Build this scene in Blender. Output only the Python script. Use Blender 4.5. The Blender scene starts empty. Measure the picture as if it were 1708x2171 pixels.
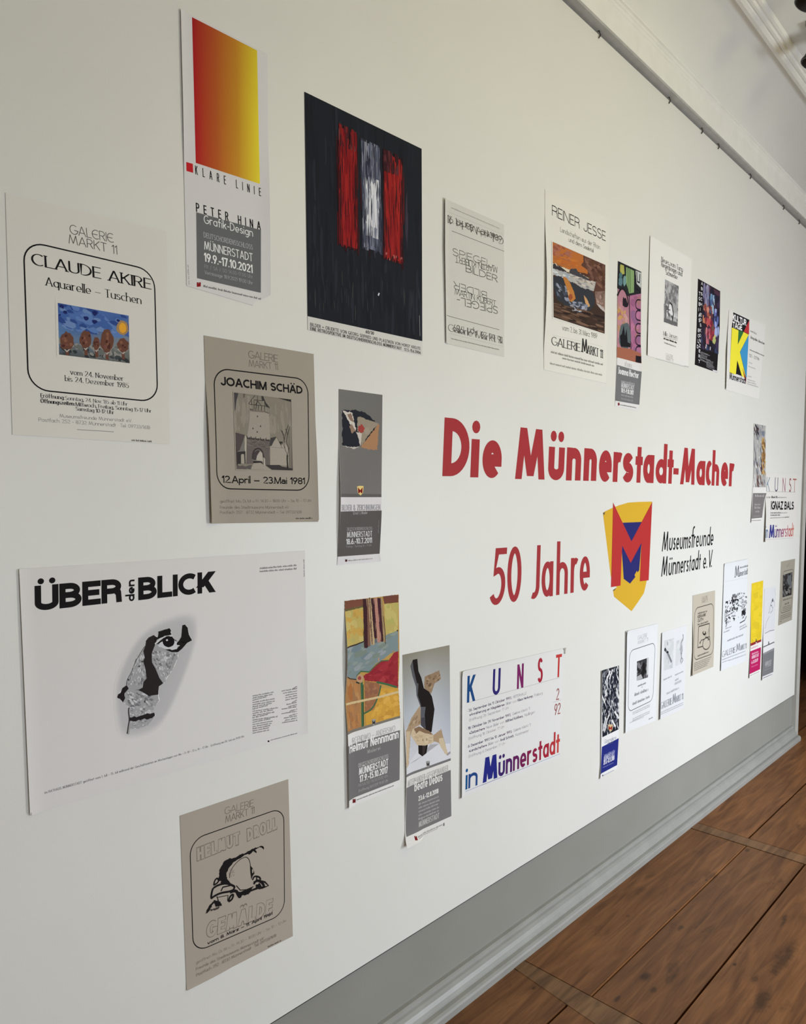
import bpy, bmesh, math, random
from mathutils import Vector, Matrix

# ------------------------------------------------------------------ camera, world, lights, exposure
S = bpy.context.scene
COL = S.collection
CAM_Y, CAM_Z = -1.4144, 1.6058          # eye point, metres from the poster wall / above the floor
FOC, PX, PY = 1480.02, 854.35, 1192.56  # focal length and principal point, photo pixels
YAW, PITCH, ROLL = 0.78849, -0.076717, -0.007971

def cam_axes():
    c, s = math.cos, math.sin
    fw = Vector((s(YAW)*c(PITCH), c(YAW)*c(PITCH), s(PITCH)))
    rt = Vector((c(YAW), -s(YAW), 0)); up = rt.cross(fw)
    return c(ROLL)*rt + s(ROLL)*up, -s(ROLL)*rt + c(ROLL)*up, fw
RT, UP, FW = cam_axes()
EYE = Vector((0, CAM_Y, CAM_Z))
cd = bpy.data.cameras.new('camera'); cam = bpy.data.objects.new('camera', cd); COL.objects.link(cam)
m = Matrix((RT, UP, -FW)).transposed().to_4x4(); m.translation = EYE
cam.matrix_world = m
cd.sensor_fit = 'VERTICAL'; cd.sensor_height = 24; cd.lens = FOC/2171*24
cd.shift_x = (854 - PX)/2171; cd.shift_y = (PY - 1085.5)/2171
cd.clip_start = 0.02
S.camera = cam

S.view_settings.view_transform = 'Standard'; S.view_settings.look = 'None'
S.view_settings.gamma = 1; S.view_settings.use_curve_mapping = False
S.view_settings.exposure = 0.0

wd = bpy.data.worlds.new('sky'); S.world = wd; wd.use_nodes = True
bg = wd.node_tree.nodes['Background']
bg.inputs[0].default_value = (.72, .84, 1, 1); bg.inputs[1].default_value = .08

ROOM = dict(x0=-1.6, x1=7.4, y0=-3.5, zc=3.70)
WINDOWS = [(.2, 1.5, .5, 2.1), (3.3, 4.8, .4, 2.0)]   # x0, x1, z0, z1 in the wall opposite the posters
WIN_COL = (.82, .91, 1)
WIN_POWER = [33, 110]
def area(name, loc, size, power, color, direction, spread=180):
    l = bpy.data.lights.new(name, 'AREA'); l.shape = 'RECTANGLE'; l.size, l.size_y = size
    l.energy = power; l.color = color; l.spread = math.radians(spread)
    o = bpy.data.objects.new(name, l); COL.objects.link(o); o.location = loc
    o.rotation_euler = Vector(direction).to_track_quat('-Z', 'Y').to_euler()
    return o
for (a, b, c, d), pw in zip(WINDOWS, WIN_POWER):
    area('window_daylight', ((a+b)/2, ROOM['y0']-.12, (c+d)/2+.05), (b-a, d-c), pw, WIN_COL, (0, 1, -.34), 145)
FILL_LIGHTS = [((2.4, -2.0, 3.3), 27, (1, .90, .44))]       # unseen warm fill near the ceiling, added to warm the upper wall
for loc, pw, c in FILL_LIGHTS:
    l = bpy.data.lights.new('warm_fill_light', 'POINT'); l.energy = pw; l.color = c; l.shadow_soft_size = .18
    o = bpy.data.objects.new('warm_fill_light', l); COL.objects.link(o); o.location = loc

# ------------------------------------------------------------------ materials
def lin(c): c /= 255; return c/12.92 if c <= .04045 else ((c+.055)/1.055)**2.4
def new_mat(name):
    m = bpy.data.materials.new(name); m.use_nodes = True
    return m, m.node_tree, m.node_tree.nodes['Principled BSDF']
def node(nt, t, **kw):
    n = nt.nodes.new(t)
    for k, v in kw.items():
        if k in n.inputs: n.inputs[k].default_value = v
        else: setattr(n, k, v)
    return n
def noisy(name, c1, c2, scale, rough=.6, spec=.3, bump=0, bscale=None, stretch=(1, 1, 1), detail=4):
    m, nt, p = new_mat(name); L = nt.links.new
    geo = node(nt, 'ShaderNodeNewGeometry'); mp = node(nt, 'ShaderNodeMapping'); mp.inputs['Scale'].default_value = stretch
    L(geo.outputs['Position'], mp.inputs['Vector'])
    n = node(nt, 'ShaderNodeTexNoise', Scale=scale, Detail=detail); L(mp.outputs[0], n.inputs['Vector'])
    r = node(nt, 'ShaderNodeValToRGB'); r.color_ramp.elements[0].position = .3; r.color_ramp.elements[1].position = .7
    r.color_ramp.elements[0].color = (*c1, 1); r.color_ramp.elements[1].color = (*c2, 1)
    L(n.outputs['Fac'], r.inputs[0]); L(r.outputs[0], p.inputs['Base Color'])
    p.inputs['Roughness'].default_value = rough; p.inputs['Specular IOR Level'].default_value = spec
    if bump:
        b = node(nt, 'ShaderNodeBump', Strength=bump, Distance=.002)
        n2 = node(nt, 'ShaderNodeTexNoise', Scale=bscale or scale*4, Detail=5); L(mp.outputs[0], n2.inputs['Vector'])
        L(n2.outputs['Fac'], b.inputs['Height']); L(b.outputs[0], p.inputs['Normal'])
    return m
M_WALL = noisy('painted_panel', (.765, .755, .72), (.785, .775, .74), 3, .42, .4, .06, 220)
M_GREY = noisy('grey_wall_paint', (.265, .26, .235), (.29, .285, .26), 2.5, .55, .3, .12, 90)
M_BASE = noisy('grey_skirting_paint', (.30, .297, .28), (.345, .34, .322), 9, .4, .4, .15, 60)
M_TRIM = noisy('white_stucco', (.80, .79, .75), (.84, .83, .79), 14, .7, .15, .12, 120)
M_CEIL = noisy('ceiling_plaster', (.76, .755, .72), (.80, .795, .76), 3, .7, .2, .15, 60)
M_ROOM = noisy('room_plaster', (.56, .47, .34), (.60, .51, .37), 2, .7, .2)
M_JAMB = noisy('grey_door_casing_paint', (.44, .43, .40), (.49, .48, .45), 9, .45, .4, .1, 60)
M_DARK = noisy('shade_and_joint_black', (.012, .010, .009), (.02, .016, .014), 3, .6, .1)  # near-black stands in for hall darkness and the panel's shadow gap; also floor joints
M_RAIL = noisy('grey_rail_paint', (.40, .39, .37), (.46, .45, .43), 30, .6, .3)
M_IRON = noisy('dark_iron', (.03, .028, .025), (.06, .055, .05), 80, .5, .5)
M_BLACK = noisy('black_lamp_enamel', (.006, .006, .006), (.012, .012, .012), 40, .35, .5)
M_HOUSE = noisy('grey_lamp_housing', (.22, .21, .19), (.28, .27, .25), 40, .5, .4)

def ink_material(name, rough, spec, grain):
    m, nt, p = new_mat(name); L = nt.links.new
    at = node(nt, 'ShaderNodeAttribute', attribute_name='Ink')
    geo = node(nt, 'ShaderNodeNewGeometry')
    n = node(nt, 'ShaderNodeTexNoise', Scale=800, Detail=2); L(geo.outputs['Position'], n.inputs['Vector'])
    mr = node(nt, 'ShaderNodeMapRange'); mr.inputs[3].default_value = 1-grain; mr.inputs[4].default_value = 1+grain
    L(n.outputs['Fac'], mr.inputs[0])
    mx = node(nt, 'ShaderNodeVectorMath', operation='SCALE'); L(at.outputs['Color'], mx.inputs[0]); L(mr.outputs[0], mx.inputs['Scale'])
    L(mx.outputs[0], p.inputs['Base Color'])
    p.inputs['Roughness'].default_value = rough; p.inputs['Specular IOR Level'].default_value = spec
    return m
M_PRINT = ink_material('printed_paper', .75, .1, .05)
M_PAINT = ink_material('printed_picture', .75, .1, .2)
M_VINYL = ink_material('cut_vinyl', .6, .15, .03)

KNOTS = [(2.191, -0.39, 0.03, 0.016, 0.4), (2.15, -0.439, 0.022, 0.01, 0.45), (2.548, -0.359, 0.022, 0.009, 0.4), (2.966, -0.293, 0.012, 0.006, 0.4), (3.361, -0.325, 0.022, 0.01, 0.4), (2.47, -0.585, 0.012, 0.006, 0.25), (2.616, -0.699, 0.12, 0.022, 0.45), (2.348, -0.714, 0.07, 0.02, 0.4), (2.9, -0.621, 0.03, 0.008, 0.5), (2.859, -0.628, 0.04, 0.006, 0.5), (2.663, -0.399, 0.1, 0.006, 0.6), (2.65, -0.293, 0.012, 0.005, 0.4), (2.683, -0.129, 0.05, 0.012, 0.6), (2.024, -0.374, 0.02, 0.008, 0.4), (1.877, -0.148, 0.01, 0.006, 0.35), (2.441, -0.662, 0.03, 0.01, 0.5)]
def wood_material():
    m, nt, p = new_mat('old_floor_boards'); L = nt.links.new
    at = node(nt, 'ShaderNodeAttribute', attribute_name='Ink')
    geo = node(nt, 'ShaderNodeNewGeometry')
    mp = node(nt, 'ShaderNodeMapping'); mp.inputs['Scale'].default_value = (1.1, 11, 1); L(geo.outputs['Position'], mp.inputs['Vector'])
    n1 = node(nt, 'ShaderNodeTexNoise', Scale=2.2, Detail=6, Distortion=1.2); L(mp.outputs[0], n1.inputs['Vector'])
    r1 = node(nt, 'ShaderNodeValToRGB'); e = r1.color_ramp.elements
    e[0].position = .28; e[0].color = (.105, .040, .014, 1); e[1].position = .72; e[1].color = (.27, .115, .042, 1)
    L(n1.outputs['Fac'], r1.inputs[0])
    mp2 = node(nt, 'ShaderNodeMapping'); mp2.inputs['Scale'].default_value = (5, 120, 1); L(geo.outputs['Position'], mp2.inputs['Vector'])
    n2 = node(nt, 'ShaderNodeTexNoise', Scale=1.5, Detail=4); L(mp2.outputs[0], n2.inputs['Vector'])
    r2 = node(nt, 'ShaderNodeMapRange'); r2.inputs[3].default_value = .7; r2.inputs[4].default_value = 1.25
    L(n2.outputs['Fac'], r2.inputs[0])
    # worn dark stains and knots
    mp3 = node(nt, 'ShaderNodeMapping'); mp3.inputs['Scale'].default_value = (2.2, 5, 1); L(geo.outputs['Position'], mp3.inputs['Vector'])
    n3 = node(nt, 'ShaderNodeTexNoise', Scale=1.7, Detail=7); n3.inputs['Roughness'].default_value = .65; L(mp3.outputs[0], n3.inputs['Vector'])
    r3 = node(nt, 'ShaderNodeMapRange'); r3.inputs[1].default_value = .60; r3.inputs[2].default_value = .72
    r3.inputs[3].default_value = 1; r3.inputs[4].default_value = .45; L(n3.outputs['Fac'], r3.inputs[0])
    v = node(nt, 'ShaderNodeTexVoronoi', Scale=2.6); v.inputs['Randomness'].default_value = 1
    mp4 = node(nt, 'ShaderNodeMapping'); mp4.inputs['Scale'].default_value = (1, 1.6, 1); L(geo.outputs['Position'], mp4.inputs['Vector'])
    L(mp4.outputs[0], v.inputs['Vector'])
    r4 = node(nt, 'ShaderNodeMapRange'); r4.inputs[1].default_value = .02; r4.inputs[2].default_value = .055
    r4.inputs[3].default_value = .35; r4.inputs[4].default_value = 1; L(v.outputs['Distance'], r4.inputs[0])
    a = node(nt, 'ShaderNodeMath', operation='MULTIPLY'); L(r2.outputs[0], a.inputs[0]); L(r3.outputs[0], a.inputs[1])
    b = node(nt, 'ShaderNodeMath', operation='MULTIPLY'); L(a.outputs[0], b.inputs[0]); L(r4.outputs[0], b.inputs[1])
    # knots and scorch marks where this floor has them: centre, half length, half width, depth
    nz = node(nt, 'ShaderNodeTexNoise', Scale=38, Detail=5); L(geo.outputs['Position'], nz.inputs['Vector'])
    for kx, ky, ax, ay, kd in KNOTS:
        mk = node(nt, 'ShaderNodeMapping'); mk.inputs['Location'].default_value = (-kx/ax, -ky/ay, 0); mk.inputs['Scale'].default_value = (1/ax, 1/ay, 0); L(geo.outputs['Position'], mk.inputs['Vector'])
        ln_ = node(nt, 'ShaderNodeVectorMath', operation='LENGTH'); L(mk.outputs[0], ln_.inputs[0])
        ad = node(nt, 'ShaderNodeMath', operation='MULTIPLY_ADD'); L(nz.outputs['Fac'], ad.inputs[0]); ad.inputs[1].default_value = 1.5; L(ln_.outputs['Value'], ad.inputs[2])
        rk = node(nt, 'ShaderNodeMapRange'); rk.inputs[1].default_value = 1.15; rk.inputs[2].default_value = 1.95; rk.inputs[3].default_value = kd; rk.inputs[4].default_value = 1; L(ad.outputs[0], rk.inputs[0])
        mu = node(nt, 'ShaderNodeMath', operation='MULTIPLY'); L(b.outputs[0], mu.inputs[0]); L(rk.outputs[0], mu.inputs[1]); b = mu
    s1 = node(nt, 'ShaderNodeVectorMath', operation='SCALE'); L(r1.outputs[0], s1.inputs[0]); L(b.outputs[0], s1.inputs['Scale'])
    s2 = node(nt, 'ShaderNodeVectorMath', operation='MULTIPLY'); L(s1.outputs[0], s2.inputs[0]); L(at.outputs['Color'], s2.inputs[1])
    L(s2.outputs[0], p.inputs['Base Color'])
    p.inputs['Roughness'].default_value = .5; p.inputs['Specular IOR Level'].default_value = .3
    bp = node(nt, 'ShaderNodeBump', Strength=.25, Distance=.002); L(n2.outputs['Fac'], bp.inputs['Height']); L(bp.outputs[0], p.inputs['Normal'])
    return m
M_WOOD = wood_material()

# ------------------------------------------------------------------ mesh helpers
def link(name, verts, faces, mats, parent=None, smooth=False, cols=None):
    me = bpy.data.meshes.new(name); me.from_pydata(verts, [], faces)
    for mt in (mats if isinstance(mats, list) else [mats]): me.materials.append(mt)
    if smooth:
        for p in me.polygons: p.use_smooth = True
    if cols:
        ca = me.color_attributes.new('Ink', 'FLOAT_COLOR', 'CORNER'); k = 0
        for f, c in zip(me.polygons, cols):
            for j in range(f.loop_total):
                cc = c[j] if isinstance(c[0], (tuple, list)) else c
                ca.data[f.loop_start+j].color = (*cc, 1)
    o = bpy.data.objects.new(name, me); COL.objects.link(o)
    if parent: o.parent = parent
    return o
def boxes(bs):
    V, F = [], []
    for x0, x1, y0, y1, z0, z1 in bs:
        k = len(V)
        V += [(x, y, z) for z in (z0, z1) for y in (y0, y1) for x in (x0, x1)]
        F += [tuple(k+i for i in f) for f in ((0, 2, 3, 1), (4, 5, 7, 6), (0, 1, 5, 4), (2, 6, 7, 3), (0, 4, 6, 2), (1, 3, 7, 5))]
    return V, F
def structure(name, bs, mat, cols=None):
    V, F = boxes(bs)
    o = link(name, V, F, mat, cols=cols); o['kind'] = 'structure'; return o
def extrude_x(name, prof, x0, x1, mat, smooth=False, closed=True):
    n = len(prof); V = [(x, y, z) for x in (x0, x1) for y, z in prof]
    F = [(i, (i+1) % n, n+(i+1) % n, n+i) for i in range(n if closed else n-1)]
    if closed: F += [tuple(range(n))[::-1], tuple(range(n, 2*n))]
    o = link(name, V, F, mat, smooth=smooth); o['kind'] = 'structure'
    bm = bmesh.new(); bm.from_mesh(o.data); bmesh.ops.recalc_face_normals(bm, faces=bm.faces); bm.to_mesh(o.data); bm.free()
    return o

# ------------------------------------------------------------------ the room
R = ROOM
XP, XW, ZP0, ZP1 = 5.207, 5.312, .318, 3.372      # panel end, wall end, panel foot and head
XD = 6.95                                         # far side of the doorway beside the poster wall
structure('wall_front', [(R['x0'], XP, 0, .016, ZP0, ZP1)], M_WALL)
structure('wall_front_base', [(R['x0'], XW, .022, .26, 0, 3.8), (XW, XD, .022, .26, 2.5, 3.8), (XD, R['x1'], .022, .26, 0, 3.8)], M_GREY)
structure('panel_shadow_line', [(R['x0'], XP-.004, .004, .0222, ZP0-.006, ZP0-.0001)], M_DARK)  # black strip stands in for the shadow line under the panel's foot
structure('trim_1', [(5.232, XW-.012, -.006, .022, 0, 2.5), (5.25, XW, .006, .022, 0, 2.5)], M_JAMB)
bb = [(.022, .092), (.010, .091), (.005, .087), (.004, .081), (.008, .077), (.008, .073), (.001, .070), (-.008, .062), (-.015, .051),
      (-.019, .040), (-.020, .034), (-.033, .032), (-.040, .027), (-.043, .020), (-.043, 0), (.022, 0)]
extrude_x('baseboard_front', bb, R['x0'], 5.235, M_BASE)
co = [(.02, 3.383), (-.022, 3.386)]
extrude_x('trim_2', [(.02, 3.381), (-.026, 3.386), (-.029, 3.392), (-.010, 3.398), (.02, 3.40)], R['x0'], R['x1'], M_RAIL)
cv = [(.022, 3.394), (-.028, 3.394), (-.029, 3.398), (-.029, 3.484), (-.033, 3.489), (-.034, 3.496), (-.031, 3.500), (-.036, 3.504), (-.038, 3.511), (-.035, 3.514), (-.042, 3.518), (-.043, 3.524), (.022, 3.53)]
extrude_x('trim_3', cv, R['x0'], R['x1'], M_TRIM)
ZC = R['zc']
cove = [(.022, 3.50), (-.030, 3.50)] + [(-.255+.225*math.cos(t), 3.52+(ZC-3.52)*math.sin(t)) for t in [math.radians(a) for a in range(0, 91, 6)]]
cove += [(R['y0']-.3, ZC), (R['y0']-.3, ZC+.15), (.022, ZC+.15)]
ce = extrude_x('ceiling', cove, R['x0'], R['x1'], M_CEIL)
for p in ce.data.polygons:
    if len(p.vertices) == 4 and abs(p.normal.y) > .02 and abs(p.normal.z) > .02: p.use_smooth = True
fr = [(-.247, ZC), (-.249, ZC-.012), (-.258, ZC-.024), (-.272, ZC-.028), (-.284, ZC-.024), (-.288, ZC-.018), (-.293, ZC-.022), (-.303, ZC-.022), (-.308, ZC-.014),
      (-.316, ZC-.016), (-.325, ZC-.014), (-.330, ZC)]
extrude_x('trim_4', fr, R['x0'], R['x1'], M_TRIM)
# floor boards in three bays between worn cross strips
rnd = random.Random(7); FB, FC = [], []
bays = [(R['x0'], 1.915, [.03, -.272, -.60, -.93, -1.3, -1.62, -2.0, -2.4, -2.75, -3.1, -3.8]),
        (1.975, 3.405, [.03, -.300, -.307, -.556, -.90, -1.25, -1.6, -1.95, -2.3, -2.65, -3.0, -3.8]),
        (3.49, 9.2, [2.6, 1.9, 1.2, .6, .03, -.288, -.62, -.98, -1.3, -1.66, -2.0, -2.4, -2.7, -3.1, -3.8])]
for x0, x1, ys in bays:
    for a, b in zip(ys, ys[1:]):
        g = .0006 if min(abs(a+.300), abs(b+.300), abs(b+.307)) < .001 else .0042
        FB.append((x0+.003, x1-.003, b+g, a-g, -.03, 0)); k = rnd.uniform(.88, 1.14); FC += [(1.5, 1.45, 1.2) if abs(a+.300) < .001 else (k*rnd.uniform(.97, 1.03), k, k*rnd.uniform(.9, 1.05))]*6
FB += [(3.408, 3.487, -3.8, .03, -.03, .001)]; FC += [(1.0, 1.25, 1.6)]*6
fl = structure('floor', FB, M_WOOD, cols=FC)
V, F = [(1.925, .03, 0), (1.973, .03, 0), (1.973, -3.8, 0), (1.855, -3.8, 0), (1.858, -.5, 0)], []
V = [(x, y, z) for z in (-.03, .0012) for x, y, _ in V]
F = [(4, 3, 2, 1, 0), (5, 6, 7, 8, 9)] + [(i, (i+1) % 5, 5+(i+1) % 5, 5+i) for i in range(5)]
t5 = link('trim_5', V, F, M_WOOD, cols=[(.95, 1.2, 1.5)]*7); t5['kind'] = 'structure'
structure('floor_bed', [(R['x0']-.2, 9.4, -3.9, 2.8, -.06, -.031)], M_DARK)
# the walls the photograph does not show: they close the room and carry the windows that light it
wb = []
xs = [R['x0']-.2] + [v for w in WINDOWS for v in w[:2]] + [R['x1']+.2]
for i in range(0, len(xs), 2): wb.append((xs[i], xs[i+1], R['y0']-.3, R['y0'], 0, 3.85))
for a, b, c, d in WINDOWS: wb += [(a, b, R['y0']-.3, R['y0'], 0, c), (a, b, R['y0']-.3, R['y0'], d, 3.85)]
structure('wall_back', wb, M_ROOM)
for i, (a, b, c, d) in enumerate(WINDOWS):
    t = .05; y0, y1 = R['y0']-.10, R['y0']-.04; xm = (a+b)/2; zm = c+(d-c)*.64
    structure('window_%d' % (i+1), [(a, a+t, y0, y1, c, d), (b-t, b, y0, y1, c, d), (a+t, b-t, y0, y1, c, c+t), (a+t, b-t, y0, y1, d-t, d),
              (xm-.025, xm+.025, y0, y1, c+t, d-t), (a+t, xm-.025, y0+.01, y1-.01, zm-.02, zm+.02), (xm+.025, b-t, y0+.01, y1-.01, zm-.02, zm+.02),
              (a-.04, b+.04, R['y0']-.04, R['y0']+.12, c-.04, c)], M_TRIM)
structure('wall_left', [(R['x0']-.2, R['x0'], R['y0'], .26, 0, 3.85)], M_ROOM)
structure('wall_right', [(R['x1'], R['x1']+.2, R['y0'], .26, 0, 3.85)], M_ROOM)
structure('wall_hall', [(3.4, 9.3, 2.6, 2.75, 0, 3.4), (9.2, 9.3, .26, 2.6, 0, 3.4), (3.3, 3.4, .26, 2.75, 0, 3.4), (R['x1']+.2, 9.3, .16, .26, 0, 3.4)], M_DARK)  # hall surfaces coloured near-black so the doorway looks unlit
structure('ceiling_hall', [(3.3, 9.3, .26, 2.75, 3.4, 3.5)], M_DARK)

# ------------------------------------------------------------------ lettering: strokes of constant or contrasted width
XH = .66
def A(cx, cy, rx, ry, a, b, n=0):
    n = n or max(6, int(abs(b-a)/11))
    return [(cx+rx*math.cos(math.radians(a+(b-a)*i/n)), cy+ry*math.sin(math.radians(a+(b-a)*i/n))) for i in range(n+1)]
def O(cx, cy, rx, ry): return A(cx, cy, rx, ry, 90, 450, 28)
h = XH/2
G = {   # glyph: width, strokes ('.' marks a dot centre)
 'A': (.56, [[(0, 0), (.28, 1), (.56, 0)], [(.1, .31), (.46, .31)]]),
 'B': (.44, [[(0, 0), (0, 1), (.2, 1)]+A(.2, .76, .2, .24, 90, -90)+[(0, .52)], [(.2, .52)]+A(.2, .26, .24, .26, 90, -90)+[(0, 0)]]),
 'C': (.5, [A(.31, .5, .31, .5, 52, 308)]), 'D': (.5, [[(0, 0), (0, 1), (.1, 1)]+A(.1, .5, .4, .5, 90, -90, 18)+[(0, 0)]]),
 'E': (.36, [[(.36, 1), (0, 1), (0, 0), (.36, 0)], [(0, .52), (.32, .52)]]), 'F': (.34, [[(.34, 1), (0, 1), (0, 0)], [(0, .5), (.3, .5)]]),
 'G': (.56, [A(.31, .5, .31, .5, 50, 350)+[(.34, .45)]]), 'H': (.48, [[(0, 0), (0, 1)], [(.48, 0), (.48, 1)], [(0, .52), (.48, .52)]]),
 'I': (.0, [[(0, 0), (0, 1)]]), 'J': (.26, [[(.26, 1), (.26, .2)]+A(.1, .2, .16, .2, 0, -115)]),
 'K': (.46, [[(0, 0), (0, 1)], [(.44, 1), (.03, .46)], [(.12, .58), (.46, 0)]]), 'L': (.34, [[(0, 1), (0, 0), (.34, 0)]]),
 'M': (.66, [[(0, 0), (.11, 1), (.33, .08), (.55, 1), (.66, 0)]]), 'N': (.48, [[(0, 0), (0, 1), (.48, 0), (.48, 1)]]),
 'O': (.62, [O(.31, .5, .31, .5)]), 'P': (.42, [[(0, 0), (0, 1), (.2, 1)]+A(.2, .73, .22, .27, 90, -90)+[(0, .46)]]),
 'Q': (.62, [O(.31, .5, .31, .5), [(.36, .25), (.62, 0)]]),
 'R': (.44, [[(0, 0), (0, 1), (.2, 1)]+A(.2, .74, .21, .26, 90, -90)+[(0, .48)], [(.2, .48), (.44, 0)]]),
 'S': (.42, [A(.21, .765, .19, .235, 25, 255)[:-1]+[(.2, .525)]+A(.21, .255, .21, .255, 70, -155)]),
 'T': (.44, [[(0, 1), (.44, 1)], [(.22, 1), (.22, 0)]]), 'U': (.46, [[(0, 1), (0, .24)]+A(.23, .24, .23, .24, 180, 360)+[(.46, 1)]]),
 'V': (.52, [[(0, 1), (.26, 0), (.52, 1)]]), 'W': (.8, [[(0, 1), (.2, 0), (.4, .92), (.6, 0), (.8, 1)]]),
 'X': (.5, [[(0, 0), (.5, 1)], [(0, 1), (.5, 0)]]), 'Y': (.5, [[(0, 1), (.25, .48), (.5, 1)], [(.25, .48), (.25, 0)]]), 'Z': (.46, [[(.02, 1), (.46, 1), (0, 0), (.46, 0)]]),
 'a': (.42, [O(.21, h, .21, h), [(.42, 0), (.42, XH)]]), 'b': (.42, [O(.21, h, .21, h), [(0, 0), (0, 1.08)]]),
 'c': (.36, [A(.22, h, .22, h, 52, 308)]), 'd': (.42, [O(.21, h, .21, h), [(.42, 0), (.42, 1.08)]]),
 'e': (.42, [A(.21, h, .21, h, -5, 312, 28), [(.05, h-.03), (.4, h-.03)]]), 'f': (.26, [A(.24, .90, .13, .18, 60, 180)+[(.11, 0)], [(0, XH), (.26, XH)]]),
 'g': (.42, [O(.21, h, .21, h), [(.42, XH), (.42, -.1)]+A(.21, -.1, .21, .18, 0, -140)]),
 'h': (.4, [[(0, 0), (0, 1.08)], A(.2, XH-.22, .2, .22, 180, 0)+[(.4, 0)]]), 'i': (0, [[(0, 0), (0, XH)], '.', (0, .87)]),
 'j': (.0, [[(0, XH), (0, -.25)], '.', (0, .87)]), 'k': (.36, [[(0, 0), (0, 1.08)], [(.34, XH), (.02, .3)], [(.1, .38), (.36, 0)]]), 'l': (0, [[(0, 0), (0, 1.08)]]),
 'm': (.66, [[(0, 0), (0, XH)], A(.165, XH-.2, .165, .2, 180, 0)+[(.33, 0)], A(.495, XH-.2, .165, .2, 180, 0)+[(.66, 0)]]),
 'n': (.4, [[(0, 0), (0, XH)], A(.2, XH-.22, .2, .22, 180, 0)+[(.4, 0)]]), 'o': (.44, [O(.22, h, .22, h)]),
 'p': (.42, [O(.21, h, .21, h), [(0, XH), (0, -.28)]]), 'q': (.42, [O(.21, h, .21, h), [(.42, XH), (.42, -.28)]]),
 'r': (.26, [[(0, 0), (0, XH)], A(.2, XH-.24, .2, .24, 180, 62)]),
 's': (.32, [A(.16, .5, .145, .16, 25, 255)[:-1]+[(.15, .34)]+A(.16, .17, .16, .17, 70, -155)]),
 't': (.24, [[(.12, 0), (.12, .9)], [(0, XH), (.24, XH)]]), 'u': (.4, [[(0, XH), (0, .2)]+A(.2, .2, .2, .2, 180, 360)+[(.4, XH)]]),
 'v': (.4, [[(0, XH), (.2, 0), (.4, XH)]]), 'w': (.62, [[(0, XH), (.155, 0), (.31, XH*.9), (.465, 0), (.62, XH)]]), 'x': (.38, [[(0, 0), (.38, XH)], [(0, XH), (.38, 0)]]),
 'y': (.42, [[(0, XH), (.21, .02)], [(.42, XH), (.12, -.28)]]), 'z': (.36, [[(0, XH), (.36, XH), (0, 0), (.36, 0)]]),
 'ß': (.4, [[(0, 0), (0, .8)]+A(.19, .84, .19, .2, 170, -60)+A(.18, .3, .22, .28, 70, -110)]),
 '0': (.46, [O(.23, .5, .23, .5)]), '1': (.15, [[(0, .82), (.15, 1), (.15, 0)]]),
 '2': (.42, [A(.21, .74, .2, .26, 165, -35)+[(0, 0), (.42, 0)]]), '3': (.4, [A(.19, .755, .18, .245, 150, -85)+A(.19, .26, .21, .26, 85, -150)]),
 '4': (.46, [[(.36, 0), (.36, 1), (0, .26), (.46, .26)]]), '5': (.42, [[(.4, 1), (.1, 1), (.05, .56)]+A(.19, .31, .23, .31, 115, -145)]),
 '6': (.44, [O(.22, .29, .22, .29), [(.02, .36), (.3, 1)]]), '7': (.4, [[(0, 1), (.4, 1), (.12, 0)]]),
 '8': (.42, [O(.21, .755, .185, .245), O(.21, .26, .21, .26)]), '9': (.44, [O(.22, .71, .22, .29), [(.42, .64), (.14, 0)]]),
 '-': (.2, [[(0, .36), (.2, .36)]]), '–': (.45, [[(0, .36), (.45, .36)]]), '/': (.3, [[(0, -.05), (.3, 1.05)]]), '.': (0, ['.', (0, .02)]), ':': (0, ['.', (0, .02), '.', (0, .5)]),
 ',': (.05, [[(.05, .08), (0, -.14)]]), '·': (0, ['.', (0, .4)]), "'": (0, [[(0, 1), (0, .8)]]), '+': (.36, [[(0, .4), (.36, .4)], [(.18, .2), (.18, .6)]]),
 '(': (.14, [A(.4, .5, .4, .62, 125, 235)]), ')': (.14, [A(-.26, .5, .4, .62, 55, -55)]), '»': (.3, [[(0, .1), (.14, .33), (0, .56)], [(.16, .1), (.3, .33), (.16, .56)]]),
 '«': (.3, [[(.14, .1), (0, .33), (.14, .56)], [(.3, .1), (.16, .33), (.3, .56)]]), '•': (.06, ['.', (.03, .36)]),
 '&': (.5, [[(.5, .38), (.3, .02)]+A(.2, .2, .2, .21, -60, -240)+A(.2, .8, .13, .2, -20, 200)+[(.12, .62), (.5, 0)]]),
 'Є': (.5, [A(.32, .5, .32, .5, 55, 305), [(.0, .5), (.4, .5)]]),
}
for U, b, dx in (('Ä', 'A', .28), ('Ö', 'O', .31), ('Ü', 'U', .23)): G[U] = (G[b][0], G[b][1]+['.', (dx-.15, 1.16), '.', (dx+.15, 1.16)])
for U, b, dx in (('ä', 'a', .2), ('ö', 'o', .22), ('ü', 'u', .2)): G[U] = (G[b][0], G[b][1]+['.', (dx-.15, .87), '.', (dx+.15, .87)])
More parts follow.
